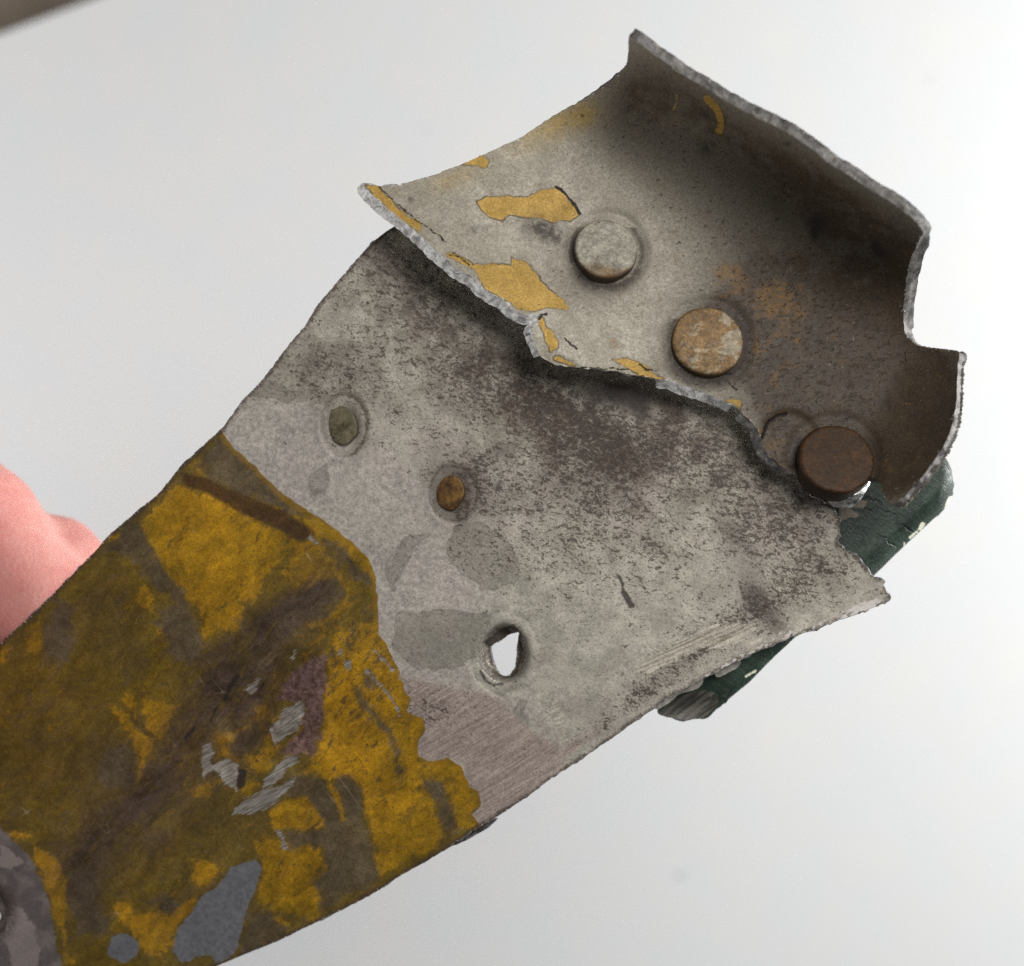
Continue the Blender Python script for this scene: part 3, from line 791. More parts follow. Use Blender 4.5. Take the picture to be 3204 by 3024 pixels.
    yel = g.mix(g.mul(grit, .45), yel, C(62, 47, 28))
    grit2 = g.step(g.noise(g.vmap(mm, (1, 1, 1), 0, (7, 70, 7)), 1.5, 3, .6), .69, .73)
    yel = g.mix(g.mul(grit2, .75), yel, C(46, 35, 26))
    yel = g.scalec(yel, g.mul(g.step(grain, .28, .72, .68, 1.30), g.step(fine, .25, .75, .82, 1.16)))
    tone = g.noise(g.vmap(mm, (.7, 1.1, 1), 45, (13, 33, 0)), .22, 6, .68, .6)
    yel = g.scalec(yel, g.step(tone, .3, .7, .76, 1.22))
    rb = g.step(g.noise(g.vmap(mm, (.5, 1.2, 1), 50, (2, 44, 0)), .4, 6, .7, .6), .54, .70)
    yel = g.mix(g.mul(rb, .45), yel, C(86, 60, 34))
    lgc = g.mix(g.step(med, .4, .65), C(96, 88, 86), C(124, 114, 110))
    lgc = g.mix(mask('lpa', 3), lgc, C(142, 131, 127))
    lgc = g.scalec(lgc, g.step(grain, .25, .75, .85, 1.12))
    ym = mask('yel', 2.2, wobs)
    lg = mask('lgr', 3)
    col = g.mix(ym, grey, yel)
    ye = g.mul(ym, g.sub(1.0, g.step(g.attr('yel'), 4.0, 24.0)))
    col = g.mix(g.mul(ye, .5), col, C(142, 106, 18))
    col = g.mix(lg, col, lgc)
    blu = mask('blu', 2.5, wobs)
    col = g.mix(blu, col, g.mix(g.step(fine, .3, .7), C(98, 98, 102), C(118, 117, 120)))
    col = g.scalec(col, g.step(tone, .3, .7, .9, 1.1))
    bs = g.noise(g.vmap(mm, (.16, 2.4, 1), 30), 2.2, 4, .7)
    bar = g.step(g.add(g.add(g.attr('bar'), wobs), g.mul(g.sub(bs, .5), 34.0)), -2.5, 2.5)
    col = g.mix(bar, col, g.mix(g.step(bs, .35, .7), C(120, 112, 102), C(190, 184, 174)))
    # black marks, dimples, edges, with painted shade in the hole and by the tails
    for (sx, sy, ro, lc, ss, am) in ((.04, .7, 38, (3, 1, 0), 1.0, .3), (.03, .5, -58, (9, 4, 0), 1.0, .25)):
        hn = g.noise(g.vmap(mm, (sx, sy, 1), ro, lc), ss, 0, .5, 0)
        hair = g.sub(1.0, g.step(g.op('ABSOLUTE', g.sub(hn, .5)), .001, .006))
        gate = g.step(g.noise(g.vmap(mm, (1, 1, 1), 0, lc), .16, 3, .6), .60, .66)
        col = g.mix(g.mul(g.mul(hair, gate), am), col, C(196, 184, 160))
    blk = mask('blk', 3, wobs)
    col = g.mix(g.mul(blk, .85), col, C(42, 36, 35))
    dim_shade = g.mul(g.attr('dim_shade'), g.step(fine, .3, .7, .45, 1.1))
    col = g.mix(g.op('MULTIPLY', dim_shade, .85, clamp=True), col, C(72, 60, 52))
    ed = g.add(g.attr('edge'), g.mul(g.sub(edge_n, .55), 40.0))
    col = g.mix(g.mul(g.sub(1.0, g.step(ed, 1.0, 14.0)), .8), col, C(66, 54, 46))
    sprk = g.step(g.add(g.mul(g.attr('spr'), .34), g.noise(g.vmap(mm, (.5, 1.3, 1), 35, (2, 8, 1)), 2.2, 4, .7, .4)), .84, .90)  # bare metal chips, with the edge's sparkle painted in as pale colour
    ed2 = g.mul(g.sub(1.0, g.step(g.add(g.attr('edge'), g.mul(g.sub(flk2, .5), 40.0)), -4.0, 2.0)), 1.0)
    ed2 = g.mx(ed2, sprk)
    col = g.mix(ed2, col, C(205, 200, 195))
    # relief: paint film stands proud, flecks are pits
    hgt = g.add(g.mul(ym, .7), g.mul(g.mul(yb, ym), .35))
    hgt = g.add(hgt, g.mul(g.mul(g.add(wisp, g.mul(tone, 1.5)), ym), 1.6)); hgt = g.add(hgt, g.mul(grain, .4))
    hgt = g.sub(hgt, g.mul(g.mx(sp1, blk), .35))
    hgt = g.sub(hgt, g.mul(bar, .5)); hgt = g.sub(hgt, g.mul(blu, .4))
    hgt = g.add(hgt, g.mul(pal, .25)); hgt = g.add(hgt, g.mul(med, .5)); hgt = g.add(hgt, g.mul(fine, .4))
    hgt = g.add(hgt, g.mul(g.mul(br, mask('bru', 12)), .9))
    nrm = g.bump(hgt, .00007, .9)
    met = g.mx(g.mul(g.mx(bar, ed2), .4), g.mul(g.mul(g.inv(ym), g.inv(soot)), .28))
    rough = g.step(fine, .2, .8, .46, .72)
    rough = g.sub(rough, g.mul(g.mul(yb, ym), .08))
    rough = g.sub(rough, g.mul(bar, .15))
    return g.done(col, rough, met, nrm, .35)


def mat_rim(name, a, b, metal=.8, rough=.42, fresh=False):
    g = G(name); mm = g.attr('mm', 'Vector')
    n = g.noise(mm, 1.15, 7, .75, .8); n2 = g.noise(mm, .5, 4, .6)
    col = g.mix(g.step(n, .38, .62), C(*a), C(*b))
    col = g.mix(g.step(n2, .44, .66, 0, .75), col, C(*[v * .55 for v in a]))
    gl = g.step(g.noise(mm, 2.2, 4, .7, .5), .64, .72)  # scattered glints painted into the edge colour
    col = g.mix(g.mul(gl, .8), col, C(215, 212, 208))
    if fresh:        # the lower edge is newly torn, bright aluminium, paled further to look lit
        col = g.mix(g.attr('raw'), col, g.mix(g.step(n, .36, .62), C(140, 137, 135), C(225, 223, 220)))
    return g.done(col, g.step(n, .3, .7, rough, rough + .2), metal, g.bump(n, .00009, .8), .5)


def mat_plain(name, a, b, rough=.6, metal=0.0):
    g = G(name); mm = g.attr('mm', 'Vector')
    n = g.noise(mm, .4, 5, .65); f = g.noise(mm, 2.2, 3, .6)
    return g.done(g.mix(g.step(n, .35, .65), C(*a), C(*b)), rough, metal, g.bump(f, .00006, .7))


rim_plate = mat_rim('plate_cut_edge', (74, 68, 68), (150, 146, 146), .5, .4)
back_plate = mat_plain('plate_back_primer', (96, 104, 84), (120, 116, 98))
plate = build_sheet('plate', PLATE, h_plate, 1.0, [mat_plate(), rim_plate, back_plate], plate_attrs, frag, step=6.5,
                    jag=lambda x, y: np.where((x > 2330) & (y < 1905), 20.0, np.where(x > 1950, 5.0, 3.0)), holes=[HOLE, HOLE2],
                    flare=lambda x, y: .12 + .1 * vnoise(x, y, 40, 61))

# ------------------------------------------------------------------ the bracket
BY = [('p', P([(890, 1140), (960, 1110), (1100, 1110), (1190, 1110), (1230, 1085), (1340, 1055), (1390, 1100), (1440, 1160), (1470, 1215), (1430, 1240), (1320, 1255),
               (1230, 1235), (1080, 1220), (1030, 1255), (960, 1230)], '1')),
      ('p', P([(850, 1500), (920, 1490), (1080, 1500), (1090, 1455), (1160, 1480), (1240, 1560), (1300, 1640), (1380, 1690), (1410, 1740), (1390, 1750), (1280, 1740),
               (1210, 1760), (1130, 1750), (1030, 1690), (940, 1630)], '1')),
      ('p', P([(250, 1045), (320, 1050), (420, 1150), (500, 1220), (580, 1270), (560, 1310), (480, 1250), (380, 1180)], '1')),
      ('p', P([(800, 930), (920, 880), (960, 920), (945, 952), (880, 940)], '1')),
      ('l', P([(385, 560), (440, 620), (465, 680), (455, 745)], '2'), 12),
      ('l', P([(215, 540), (215, 580), (190, 620)], '2'), 3.5),
      ('p', P([(1220, 190), (1270, 160), (1280, 220), (1350, 290), (1350, 340), (1300, 360), (1280, 290)], '4')),
      ('l', P([(1340, 400), (1430, 435)], '4'), 6), ('p', P([(1650, 400), (1750, 400), (1900, 480), (1940, 520), (1800, 490)], '4')),
      ('p', P([(480, 635), (580, 640), (575, 685), (520, 660)], '3')),
      ('l', P([(740, 1440), (850, 1500)], '1'), 8), ('p', P([(0, 440), (60, 480), (130, 510), (60, 515), (0, 490)], '3'))]
BSPOT = [(2555, 705, 26, 34, 0, 1.0), (2550, 740, 12, 22, 0, .7), (2750, 790, 30, 20, 20, 1.0), (2735, 765, 14, 14, 0, .7), (2215, 462, 26, 24, 0, .8), (2205, 360, 24, 12, 30, .6),
         (2465, 450, 10, 8, 0, .9), (2780, 1255, 9, 26, 0, .8), (1690, 715, 70, 34, 20, .75), (1745, 745, 60, 40, 30, .45), (1770, 640, 30, 20, 0, .2), (1485, 720, 20, 12, 0, .7), (1285, 623, 9, 6, 30, .8), (2665, 850, 20, 8, 40, .5), (2740, 930, 20, 12, 40, .5),
         (2640, 1310, 30, 10, 0, .5), (2320, 985, 40, 60, 0, .35)]
BDIRT_SHADE = [(2600, 850, 320, 260, 33, .45), (2500, 1100, 250, 160, 35, .3), (2300, 700, 420, 130, 33, .30), (2350, 980, 260, 150, 35, .35), (1950, 480, 260, 110, 33, .22), (2890, 1280, 150, 260, 10, .7), (2700, 1150, 260, 200, 0, .35), (2420, 480, 650, 90, 33, .45), (2850, 900, 60, 220, 0, .4), (2650, 1250, 330, 260, 20, .95), (2800, 1350, 200, 200, 0, .7), (2500, 1200, 260, 130, 40, .55), (2560, 1420, 150, 120, 0, .6), (2480, 900, 500, 90, 33, .25), (2450, 560, 600, 130, 33, .50), (2050, 330, 170, 160, 33, .4),
         (2330, 1010, 120, 120, 0, .35), (2420, 1350, 90, 90, 0, .3), (1960, 330, 90, 90, 0, .3), (2800, 950, 120, 200, 0, .4), (1895, 790, 130, 130, 0, .28), (2215, 1075, 150, 150, 0, .42), (2610, 1445, 170, 170, 0, .6), (1800, 900, 60, 140, -60, .25)]  # brown grime, with the shade of flange and tongue painted in
BRUST = [(2270, 850, 70, 40, 20, .9), (2400, 920, 110, 70, 25, .8), (2330, 900, 80, 40, 40, .5), (2480, 960, 90, 90, 0, .5), (2060, 940, 18, 14, 0, .9), (2400, 1050, 80, 60, 0, .6), (2380, 1180, 80, 60, 40, .45), (2450, 1360, 60, 60, 0, .7), (2390, 1330, 40, 50, 0, .5),
         (1930, 1080, 60, 35, 20, .6), (2020, 1140, 70, 25, 20, .6), (2550, 1100, 140, 120, 0, .35)]
BYT = [(1750, 390, 140, 45, -25, .8), (1420, 560, 90, 30, -20, .5), (1830, 360, 60, 50, 0, .4), (1300, 700, 40, 20, 35, .3)]
BCRK = [('l', P([(330, 1060), (420, 1130), (500, 1210), (600, 1280), (680, 1340), (720, 1370)], '1'), 2.2), ('l', P([(730, 1440), (800, 1460), (850, 1500)], '1'), 2.2),
        ('l', P([(1170, 225), (1230, 160), (1285, 145)], '4'), 4), ('l', P([(1440, 450), (1600, 460), (1750, 465), (1830, 500)], '4'), 2), ('l', P([(1390, 290), (1450, 345)], '4'), 2.5),
        ('l', P([(0, 440), (60, 470), (100, 470)], '3'), 2.5), ('l', P([(360, 480), (520, 490)], '3'), 3), ('l', P([(500, 540), (560, 580)], '3'), 2.5), ('l', P([(1500, 370), (1510, 420)], '3'), 3),
        ('l', P([(690, 850), (720, 780), (770, 730), (830, 715)], '3'), 5), ('l', P([(680, 900), (740, 970), (830, 1040)], '3'), 4), ('l', P([(1150, 1480), (1200, 1570)], '2'), 1.5),
        ('l', P([(1340, 1055), (1390, 1100), (1440, 1160), (1470, 1215)], '1'), 4)]
b_attrs = {
    'raw': lambda x, y: np.clip((90 - uv(x, y)[1]) / 40, 0, 1) * np.clip((2340 - x) / 60, 0, 1),
    'yel': lambda x, y: layer(x, y, BY, 8, 30, 71),
    'crk': lambda x, y: layer(x, y, BCRK, 7, 16, 72),
    'spt': lambda x, y: soft(x, y, BSPOT), 'drt_shade': lambda x, y: soft(x, y, BDIRT_SHADE), 'rst': lambda x, y: soft(x, y, BRUST), 'yt': lambda x, y: soft(x, y, BYT),
    'dirt_shade_ring': lambda x, y: sum(np.exp(-((np.hypot(x - cx, y - cy) / r - 1.0) / .12) ** 2) * (y > cy - 80) for cx, cy, r in ((1898, 792, 112), (2215, 1078, 126), (2612, 1450, 134))) + .8 * soft(x, y, [(1885, 870, 95, 38, 0, 1), (2200, 1165, 110, 36, 0, 1), (2320, 1090, 30, 80, 0, .7), (2570, 1540, 110, 40, 0, 1)]),  # contact dirt, with a contact shadow painted below each rivet head
}


def mat_bracket():
    g = G('bracket_metal'); mm = g.attr('mm', 'Vector')
    fine = g.noise(mm, 2.0, 5, .68); med = g.noise(mm, .4, 4, .6); edge_n = g.noise(mm, .9, 6, .7, .3)
    wob = g.mul(g.sub(edge_n, .5), 16.0); wobs = g.mul(g.sub(fine, .5), 10.0)
    col = g.mix(g.step(med, .35, .68), C(142, 136, 122), C(166, 160, 146))
    col = g.mix(g.step(fine, .42, .66, 0, .55), col, C(128, 120, 108))
    col = g.mix(g.mul(g.attr('yt'), g.step(med, .3, .6, .3, .9)), col, C(168, 140, 72))
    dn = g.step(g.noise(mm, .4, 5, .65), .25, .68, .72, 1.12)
    drt_shade = g.op('MULTIPLY', g.attr('drt_shade'), dn, clamp=True)
    col = g.mix(g.mul(drt_shade, .92), col, g.mix(med, C(42, 30, 18), C(62, 46, 27)))
    rn = g.noise(g.vmap(mm, (1, 1, 1), 0, (3, 9, 0)), .42, 5, .6, .5)
    rst = g.step(g.add(g.mul(g.attr('rst'), .45), g.mul(g.sub(rn, .5), 2.0)), .16, .62)
    col = g.mix(g.mul(rst, .62), col, g.mix(g.step(fine, .35, .65), C(92, 64, 30), C(134, 100, 50)))
    y = g.step(g.add(g.attr('yel'), wob), -1.8, 1.8)
    ycol = g.mix(g.step(med, .35, .7), C(158, 126, 54), C(180, 145, 70))
    ycol = g.mix(g.step(fine, .55, .72, 0, .5), ycol, C(140, 106, 48))
    col = g.mix(g.mul(y, .95), col, g.mix(g.mul(drt_shade, .6), ycol, C(120, 92, 30)))
    yo = g.sub(1.0, g.step(g.op('ABSOLUTE', g.add(g.add(g.attr('yel'), wob), 2.0)), .5, 4.0))
    col = g.mix(g.mul(yo, g.step(med, .4, .6, .1, .75)), col, C(64, 52, 36))
    fl = g.noise(g.vmap(mm, (.6, 1.2, 1), 20), 2.0, 5, .66, .5)
    flk = g.step(g.sub(fl, g.sub(.665, g.mul(drt_shade, .09))), -.01, .05)
    col = g.mix(g.mul(flk, .75), col, C(60, 52, 46))
    lt = g.step(g.noise(g.vmap(mm, (1, 1, 1), 0, (40, 2, 0)), 3.2, 3, .6), .66, .74)
    col = g.mix(g.mul(lt, .35), col, C(205, 198, 184))
    grain0 = g.noise(mm, 4.2, 3, .7)
    col = g.scalec(col, g.mul(g.step(grain0, .28, .72, .72, 1.26), g.step(fine, .25, .75, .85, 1.13)))
    s = g.op('MULTIPLY', g.attr('spt'), g.step(edge_n, .3, .6, .3, 1.3), clamp=True)
    col = g.mix(g.mul(s, .85), col, C(46, 38, 38))
    dirt_shade_ring = g.op('MULTIPLY', g.attr('dirt_shade_ring'), g.step(edge_n, .25, .6, .4, 1.0), clamp=True)
    col = g.mix(g.mul(dirt_shade_ring, .85), col, C(48, 38, 32))
    eb = g.sub(1.0, g.step(g.add(g.attr('edge'), g.mul(g.sub(edge_n, .42), 60.0)), 1.0, 6.0))
    col = g.mix(g.mul(eb, .85), col, C(192, 187, 178))
    ck = g.step(g.add(g.attr('crk'), g.mul(wobs, .4)), -1.5, 1.5)
    col = g.mix(ck, col, C(30, 26, 24))
    hgt = g.add(g.mul(y, .5), g.add(g.mul(med, .5), g.mul(fine, .55)))
    hgt = g.sub(hgt, g.mul(ck, 1.2)); hgt = g.sub(hgt, g.mul(flk, .4))
    return g.done(col, g.step(fine, .2, .8, .44, .68), g.mul(g.inv(drt_shade), .22), g.bump(hgt, .00008, .9), .35)


rim_b = mat_rim('bracket_torn_edge', (82, 79, 77), (132, 128, 124), .15, .5, True)
back_b = mat_plain('bracket_back', (110, 104, 92), (140, 132, 118))
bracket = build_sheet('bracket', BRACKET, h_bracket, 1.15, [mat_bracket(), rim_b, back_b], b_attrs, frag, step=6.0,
                      jag=lambda x, y: np.where((x < 2500) & (uv(x, y)[1] < 120), 11.0, 5.0),
                      flare=lambda x, y: np.where(uv(x, y)[1] < 60, np.where(x < 1690, .7, np.where(x < 2060, -.3, .65)) * np.clip((2420 - x) / 60, 0, 1), .05) + .12 * vnoise(x, y, 60, 62) + 1.0 * np.clip((x - 2790) / 30, 0, 1) * np.clip((1080 - y) / 40, 0, 1) * np.clip((y - 715) / 60, 0, 1) - .55 * np.clip((x - 2720) / 100, 0, 1) * np.clip((y - 1110) / 40, 0, 1))
bracket['label'] = 'curved grey bracket strip with its edge bent up'

# ------------------------------------------------------------------ the green sheet behind
GCH = [('p', P([(1735, 620), (1785, 620), (1780, 660), (1720, 720), (1700, 745), (1700, 720)], 'g')), ('p', P([(1480, 860), (1525, 880), (1500, 920), (1450, 960), (1440, 935), (1460, 900)], 'g')),
       ('l', P([(1430, 965), (1380, 1020)], 'g'), 5), ('l', P([(1320, 1070), (1312, 1100)], 'g'), 3), ('l', P([(1100, 720), (1140, 690), (1210, 660)], 'b'), 4)]
GBE = [('p', P([(690, 640), (780, 690), (900, 650), (970, 670), (930, 730), (800, 735), (870, 790), (880, 820), (780, 830), (700, 870)], 'g')), ]
GGR = [('p', P([(210, 1100), (300, 990), (440, 920), (560, 880), (700, 875), (800, 900), (825, 940), (825, 1000), (700, 1140), (640, 1170), (480, 1190), (260, 1140)], 'b'))]
GCK = [('l', P([(1280, 890), (1350, 930), (1410, 965)], 'g'), 3), ('l', P([(1050, 990), (1140, 1020), (1165, 1060), (1250, 1110)], 'g'), 3), ('l', P([(1050, 730), (1150, 780), (1260, 800)], 'g'), 2.2), ('l', P([(950, 630), (1010, 660), (1060, 670), (1095, 700)], 'g'), 4.5), ('l', P([(930, 735), (1010, 770)], 'g'), 4)]
g_attrs = {'chp': lambda x, y: layer(x, y, GCH, 5, 16, 81), 'bei': lambda x, y: layer(x, y, GBE, 6, 20, 82), 'gry': lambda x, y: layer(x, y, GGR, 5, 30, 83), 'crk': lambda x, y: layer(x, y, GCK, 5, 16, 84)}


def mat_green():
    g = G('green_paint'); mm = g.attr('mm', 'Vector')
    fine = g.noise(mm, 2.2, 5, .7); med = g.noise(mm, .4, 4, .6)
    scr = g.noise(g.vmap(mm, (.3, 1.6, 1), -40), 2.6, 4, .7, .6)
    wobs = g.mul(g.sub(fine, .5), 9.0)
    col = g.mix(g.step(med, .3, .7), C(30, 43, 35), C(46, 63, 52))
    col = g.mix(g.step(scr, .52, .74, 0, .5), col, C(92, 114, 101))
    col = g.mix(g.step(g.noise(mm, .7, 4, .6), .58, .74, 0, .6), col, C(80, 80, 68))
    col = g.mix(g.step(g.add(g.attr('bei'), wobs), -2, 2), col, g.mix(fine, C(100, 92, 78), C(150, 140, 124)))
    gs = g.noise(g.vmap(mm, (.15, 2, 1), 38), 1.0, 3, .6)
    col = g.mix(g.step(g.add(g.attr('gry'), wobs), -3, 3), col, g.mix(g.step(gs, .4, .65), C(52, 50, 45), C(104, 101, 92)))
    chp = g.step(g.add(g.attr('chp'), g.mul(wobs, .5)), -1.5, 1.5)
    col = g.mix(chp, col, C(236, 228, 200))
    ck = g.step(g.add(g.attr('crk'), g.mul(wobs, .4)), -1.5, 1.5)
    col = g.mix(ck, col, C(18, 24, 20))
    hgt = g.add(g.mul(fine, .6), g.add(g.mul(med, .6), g.mul(scr, .5)))
    hgt = g.sub(hgt, g.mul(ck, .5)); hgt = g.sub(hgt, g.mul(chp, .6))
    return g.done(col, g.step(fine, .3, .7, .32, .55), 0.0, g.bump(hgt, .0001, .9), .5)


gs = build_sheet('green_sheet', GREEN, h_green, 1.1, [mat_green(), mat_rim('green_sheet_edge', (60, 66, 64), (96, 100, 96), .3, .5), mat_plain('green_sheet_back', (44, 66, 54), (56, 80, 66))], g_attrs, frag,
                 step=6.5, jag=lambda x, y: np.where(x > 2920, 6.0, np.where(y > 2190, 9.0, 1.5)))
gs['label'] = 'dark green painted sheet behind the plate'

# ------------------------------------------------------------------ rivets
def lathe(name, prof, mats, seg=72, wob=.0, squash=(1, 1), seed=0, cap=True):
    """prof: list of (radius mm, height mm), top first; returns a mesh about +Z with base at 0"""
    vs = []; n = len(prof)
    for i, (r, z) in enumerate(prof):
        for j in range(seg):
            a = 2 * math.pi * j / seg
            k = 1 + wob * mnoise.noise(Vector((math.cos(a) * 1.6 + seed, math.sin(a) * 1.6, seed * 3.1 + z * .2)))
            vs.append((r * k * squash[0] * math.cos(a), r * k * squash[1] * math.sin(a), z + (.03 * wob * 10) * mnoise.noise(Vector((r * math.cos(a) * .8 + seed, r * math.sin(a) * .8, seed)))))
    vs.append((0, 0, prof[0][1])); tri = []; quad = []
    for j in range(seg):
        tri.append((len(vs) - 1, j, (j + 1) % seg))
    for i in range(n - 1):
        for j in range(seg):
            j2 = (j + 1) % seg
            quad.append((i * seg + j, (i + 1) * seg + j, (i + 1) * seg + j2, i * seg + j2))
    v = np.array(vs)
    me = mesh_from(name, v / 1000, np.array(tri), np.array(quad), mats)
    set_attr(me, 'mm', v + np.array([seed * 11.0, seed * 5.0, 0]))
    return me


def dome(r, hgt, edge=.5):
    """flat rivet head with a rounded rim; radii in mm"""
    p = []
    for f in (.12, .3, .5, .7, .82):
        p.append((r * f, hgt - .05 * f * f))
    for k in range(7):
        a = math.pi / 2 * k / 6
        p.append((r - edge + edge * math.sin(a), hgt - edge + edge * math.cos(a) - .04))
    p.append((r * 1.0, hgt * .25)); p.append((r * .99, -.5)); p.append((r * .97, -1.3))
    return p


def orient(o, px, py, h, axis):
    o.location = Vector(unp(px, py, h)) - Vector(frag.location)
    o.rotation_euler = Vector((0, 0, 1)).rotation_difference(Vector(axis).normalized()).to_euler()


def mat_rivet(name, base, base2, rust, rust_amt, top=1.2, lowedge=False):
    g = G(name); mm = g.attr('mm', 'Vector')
    fine = g.noise(mm, 2.4, 5, .7); med = g.noise(mm, .45, 5, .62)
    col = g.mix(g.step(fine, .35, .68), C(*base), C(*base2))
    rn = g.noise(g.vmap(mm, (.8, 1.2, 1), 30, (2, 5, 1)), .32, 5, .66, .4)
    rm = g.step(rn, .62 - .3 * rust_amt, .70 - .3 * rust_amt)
    col = g.mix(g.mul(rm, .88), col, g.mix(g.step(fine, .3, .68), C(*[v * .68 for v in rust]), C(*rust)))
    if lowedge:
        tc = g.N.new('ShaderNodeTexCoord').outputs['Object']
        s = g.N.new('ShaderNodeSeparateXYZ'); g.put(s.inputs[0], tc)
        lo = g.step(g.add(g.mul(s.outputs[1], 1000.0), g.mul(g.sub(med, .5), 3.5)), -3.3, -2.2, 1, 0)
        col = g.mix(g.mul(lo, .7), col, C(112, 82, 44))
    fl = g.step(g.noise(mm, 3.0, 4, .7), .54, .70)
    col = g.mix(g.mul(fl, .55), col, C(*[v * .48 for v in base]))
    blot = g.noise(g.vmap(mm, (1, 1, 1), 0, (6, 6, 6)), .8, 6, .72, .5)
    col = g.scalec(col, g.mul(g.step(blot, .3, .7, .62, 1.35), g.step(g.noise(mm, 4.2, 3, .7), .28, .72, .8, 1.22)))
    hgt = g.add(g.mul(fine, .6), g.mul(blot, .7))
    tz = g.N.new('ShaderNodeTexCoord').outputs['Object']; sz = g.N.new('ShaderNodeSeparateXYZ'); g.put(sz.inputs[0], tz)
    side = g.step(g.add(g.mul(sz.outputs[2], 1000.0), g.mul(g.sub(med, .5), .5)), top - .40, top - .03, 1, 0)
    col = g.mix(g.mul(side, .8), col, C(*[min(v, w * .6) for v, w in zip((58, 47, 38), base)]))  # head sides darkened: grime with their shade painted in
    return g.done(col, .58, .0, g.bump(hgt, .00007, .9), .35)


shiny = mat_rim('bright_torn_metal', (120, 118, 118), (225, 224, 222), 1.0, .2)
HEADS = [
    (1893, 788, 101, (.10, .32, 1), 1.05, mat_rivet('rivet_grey', (140, 136, 121), (164, 159, 144), (112, 86, 52), .1, 1.05, lowedge=True), 'pale grey rivet head'),
    (2211, 1074, 113, (.05, .27, 1), .95, mat_rivet('rivet_rusty', (140, 128, 106), (164, 153, 132), (138, 104, 58), .72, .95), 'rust stained rivet head'),
    (2609, 1452, 118, (.0, .46, 1), 1.7, mat_rivet('rivet_brown', (50, 32, 13), (66, 43, 18), (80, 48, 17), .35, 1.7), 'dark brown rivet head'),
]
for i, (cx, cy, r, ax, hg, m, lab) in enumerate(HEADS):
    h0 = float(h_bracket(np.array([cx * 1.0]), np.array([cy * 1.0]))[0])
    rm = r / 26.26 * (CAM_H * 1000 - h0) / (CAM_H * 1000)
    o = link('rivet', lathe('rivet', dome(rm, hg), [m], wob=.03, seed=i + 1), frag)
    orient(o, cx, cy, h0 + (.12, .12, .25)[i], ax); o['label'] = lab
    if i == 2:
        sh = link('rivet_shank', lathe('rivet_shank', [(rm * .5, .3), (rm * .58, .1), (rm * .58, -.5), (rm * .52, -.9), (rm * .5, -2.0), (rm * .56, -2.3), (rm * .55, -3.6)], [shiny], wob=.05, seed=9), o)
        sh.location = (.0017, -.0016, -.0004)

TAILS = [(1075, 1332, 47, 63, -8, (-.20, .02, 1), .6, mat_rivet('rivet_tail_olive', (92, 86, 66), (110, 102, 80), (86, 78, 54), .3, .6), 'olive rivet tail in a round dimple', 31),
         (1412, 1543, 44, 56, 14, (-.22, .05, 1), .62, mat_rivet('rivet_tail_rusty', (98, 72, 36), (120, 88, 42), (84, 56, 30), .5, .62), 'rusty rivet tail', 32)]
for (cx, cy, rx, ry, rot, ax, hg, m, lab, sd) in TAILS:
    h0 = float(h_plate(np.array([cx * 1.0]), np.array([cy * 1.0]))[0])
    r1, r2 = rx / 26.26, ry / 26.26
    o = link('rivet_tail', lathe('rivet_tail', dome(1.0, hg, .16), [m], wob=.09, squash=(r1, r2), seed=sd), frag)
    orient(o, cx, cy, h0 - .1, ax); o.rotation_euler.rotate_axis('Z', math.radians(-rot)); o['label'] = lab

# ------------------------------------------------------------------ curled scraps along the torn lower edge
cream = mat_plain('cream_primer', (128, 125, 116), (160, 157, 148), .6)
FL = [P([(665, 735), (672, 765), (650, 805), (600, 850), (540, 872), (460, 884), (400, 905), (340, 962), (280, 1005), (190, 1065), (150, 1060), (260, 950), (450, 800)], 'b'),
      P([(1070, 545), (1050, 592), (1030, 625), (960, 652), (900, 692), (830, 725), (785, 735), (770, 700), (850, 600)], 'b'),
      P([(1180, 480), (1150, 515), (1070, 545), (1060, 500)], 'b'), P([(1200, 965), (1150, 1010), (1090, 1050), (1010, 1095), (930, 1130), (900, 1115), (1000, 1040), (1100, 985)], '7')]
for k, f in enumerate(FL):
    o = build_sheet('torn_flake', f, lambda x, y: h_plate(x, y) - 1.25 - (.5 if x.mean() > 1800 else .3) * (1 + .5 * vnoise(x, y, 60, 90 + k)), .25, [cream if k < 3 else rim_plate, cream, cream], {}, frag, step=6, jag=lambda x, y: 4 + 0 * x)
    o['label'] = 'pale torn flake under the plate edge'

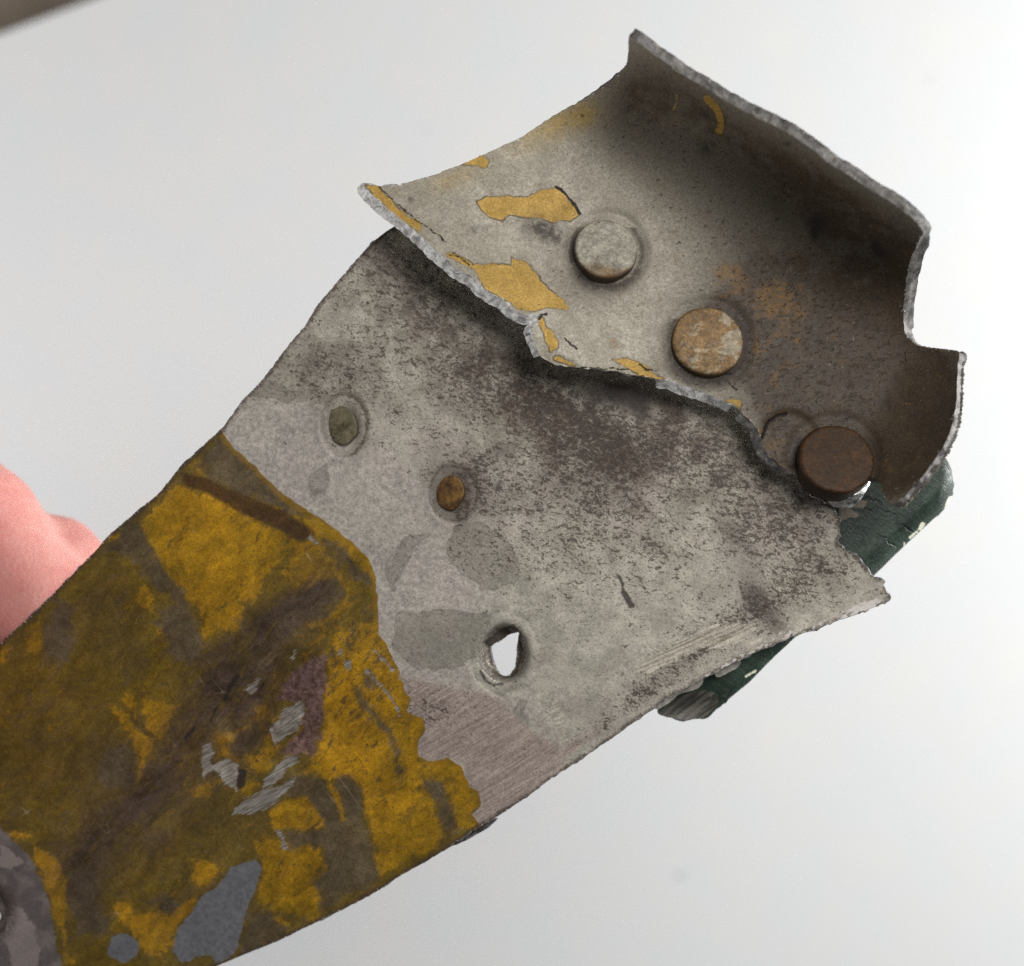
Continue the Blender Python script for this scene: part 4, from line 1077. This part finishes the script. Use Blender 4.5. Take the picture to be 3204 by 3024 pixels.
# ------------------------------------------------------------------ the hand behind the plate
def hand():
    import bmesh
    bm = bmesh.new()

    def ball(p, r):
        bmesh.ops.create_icosphere(bm, subdivisions=3, radius=r / 1000, matrix=Matrix.Translation(Vector(p)))

    def limb(chain):
        pts = [(Vector(unp(*c[:3])), c[3]) for c in chain]
        for (a, ra), (b, rb) in zip(pts, pts[1:]):
            n = max(2, int((b - a).length / .0016))
            for i in range(n + 1):
                f = i / n
                ball(a.lerp(b, f), ra + (rb - ra) * f)
    # each entry: photo x, y, height mm, radius mm
    limb([(-1050, 1350, -34, 12), (-560, 1400, -30, 10.2), (-330, 1470, -26, 9.3), (-84, 1650, -20, 9.0), (30, 1800, -17, 7.9), (150, 1930, -15, 7.6), (270, 2070, -14.5, 7.0)])       # index
    limb([(-1080, 1600, -40, 12), (-620, 1600, -40, 10), (-300, 1690, -36, 9.0), (40, 1745, -29, 7.0), (178, 1748, -25, 6.05), (215, 1800, -23, 6.2)])                      # middle
    limb([(-1080, 1900, -40, 12), (-700, 1960, -38, 9.6), (-330, 2080, -32, 8.4), (-40, 2160, -25, 7.4), (90, 2210, -23, 7.0)])                       # ring
    limb([(-1080, 2200, -38, 11), (-760, 2300, -34, 8.6), (-460, 2400, -28, 7.4), (-230, 2470, -24, 6.6), (-130, 2500, -23, 6.2)])                      # little
    limb([(-1350, 1750, -32, 16), (-1000, 2050, -14, 13.5), (-760, 2250, 3, 11.5), (-520, 2380, 6, 10.2), (-330, 2470, 3.5, 9.0), (-230, 2510, 2.5, 8.2)])  # thumb
    for t in np.linspace(0, 1, 6):
        limb([(-1060, 1350 + 850 * t, -36, 13), (-1500, 1450 + 680 * t, -36, 15), (-1950, 1650 + 430 * t, -34, 17)])   # palm
    limb([(-1950, 1820, -34, 22), (-2250, 1950, -34, 23), (-3300, 2250, -34, 30)])                                     # wrist and forearm
    me = bpy.data.meshes.new('hand_raw'); bm.to_mesh(me); bm.free()
    ob = bpy.data.objects.new('hand_raw', me); COL.objects.link(ob)
    r = ob.modifiers.new('r', 'REMESH'); r.mode = 'VOXEL'; r.voxel_size = .0008
    s = ob.modifiers.new('s', 'SMOOTH'); s.factor = .5; s.iterations = 9
    dg = bpy.context.evaluated_depsgraph_get()
    out = bpy.data.meshes.new_from_object(ob.evaluated_get(dg)); out.name = 'hand'
    bpy.data.objects.remove(ob); bpy.data.meshes.remove(me)
    return out


hm = hand()
g = G('skin')
tc = g.N.new('ShaderNodeTexCoord').outputs['Object']; tmm = g.vmap(tc, (1000, 1000, 1000))
n = g.noise(tmm, .09, 3, .5); f = g.noise(g.vmap(tmm, (1, .35, 1), 45), 2.6, 3, .6); vn = g.voro(tmm, 1.7)
scol = g.mix(g.step(n, .35, .65), lin((220, 146, 138)), lin((228, 166, 156)))
scol = g.mix(g.step(g.noise(tmm, .5, 4, .6), .45, .75, 0, .35), scol, lin((208, 122, 118)))
sm = g.done(scol, .5, 0, g.bump(g.add(g.mul(f, 1.0), vn), .0001, .4), .35)
g.bsdf.inputs['Subsurface Weight'].default_value = .35
g.bsdf.inputs['Subsurface Radius'].default_value = (.0035, .0013, .0008)
g.bsdf.inputs['Subsurface Scale'].default_value = 1.0
hm.materials.append(sm)
hm.polygons.foreach_set('use_smooth', np.ones(len(hm.polygons), bool))
person = link('person', hm)
person['label'] = 'bare pink fingers gripping the metal fragment from behind'
person['category'] = 'hand'
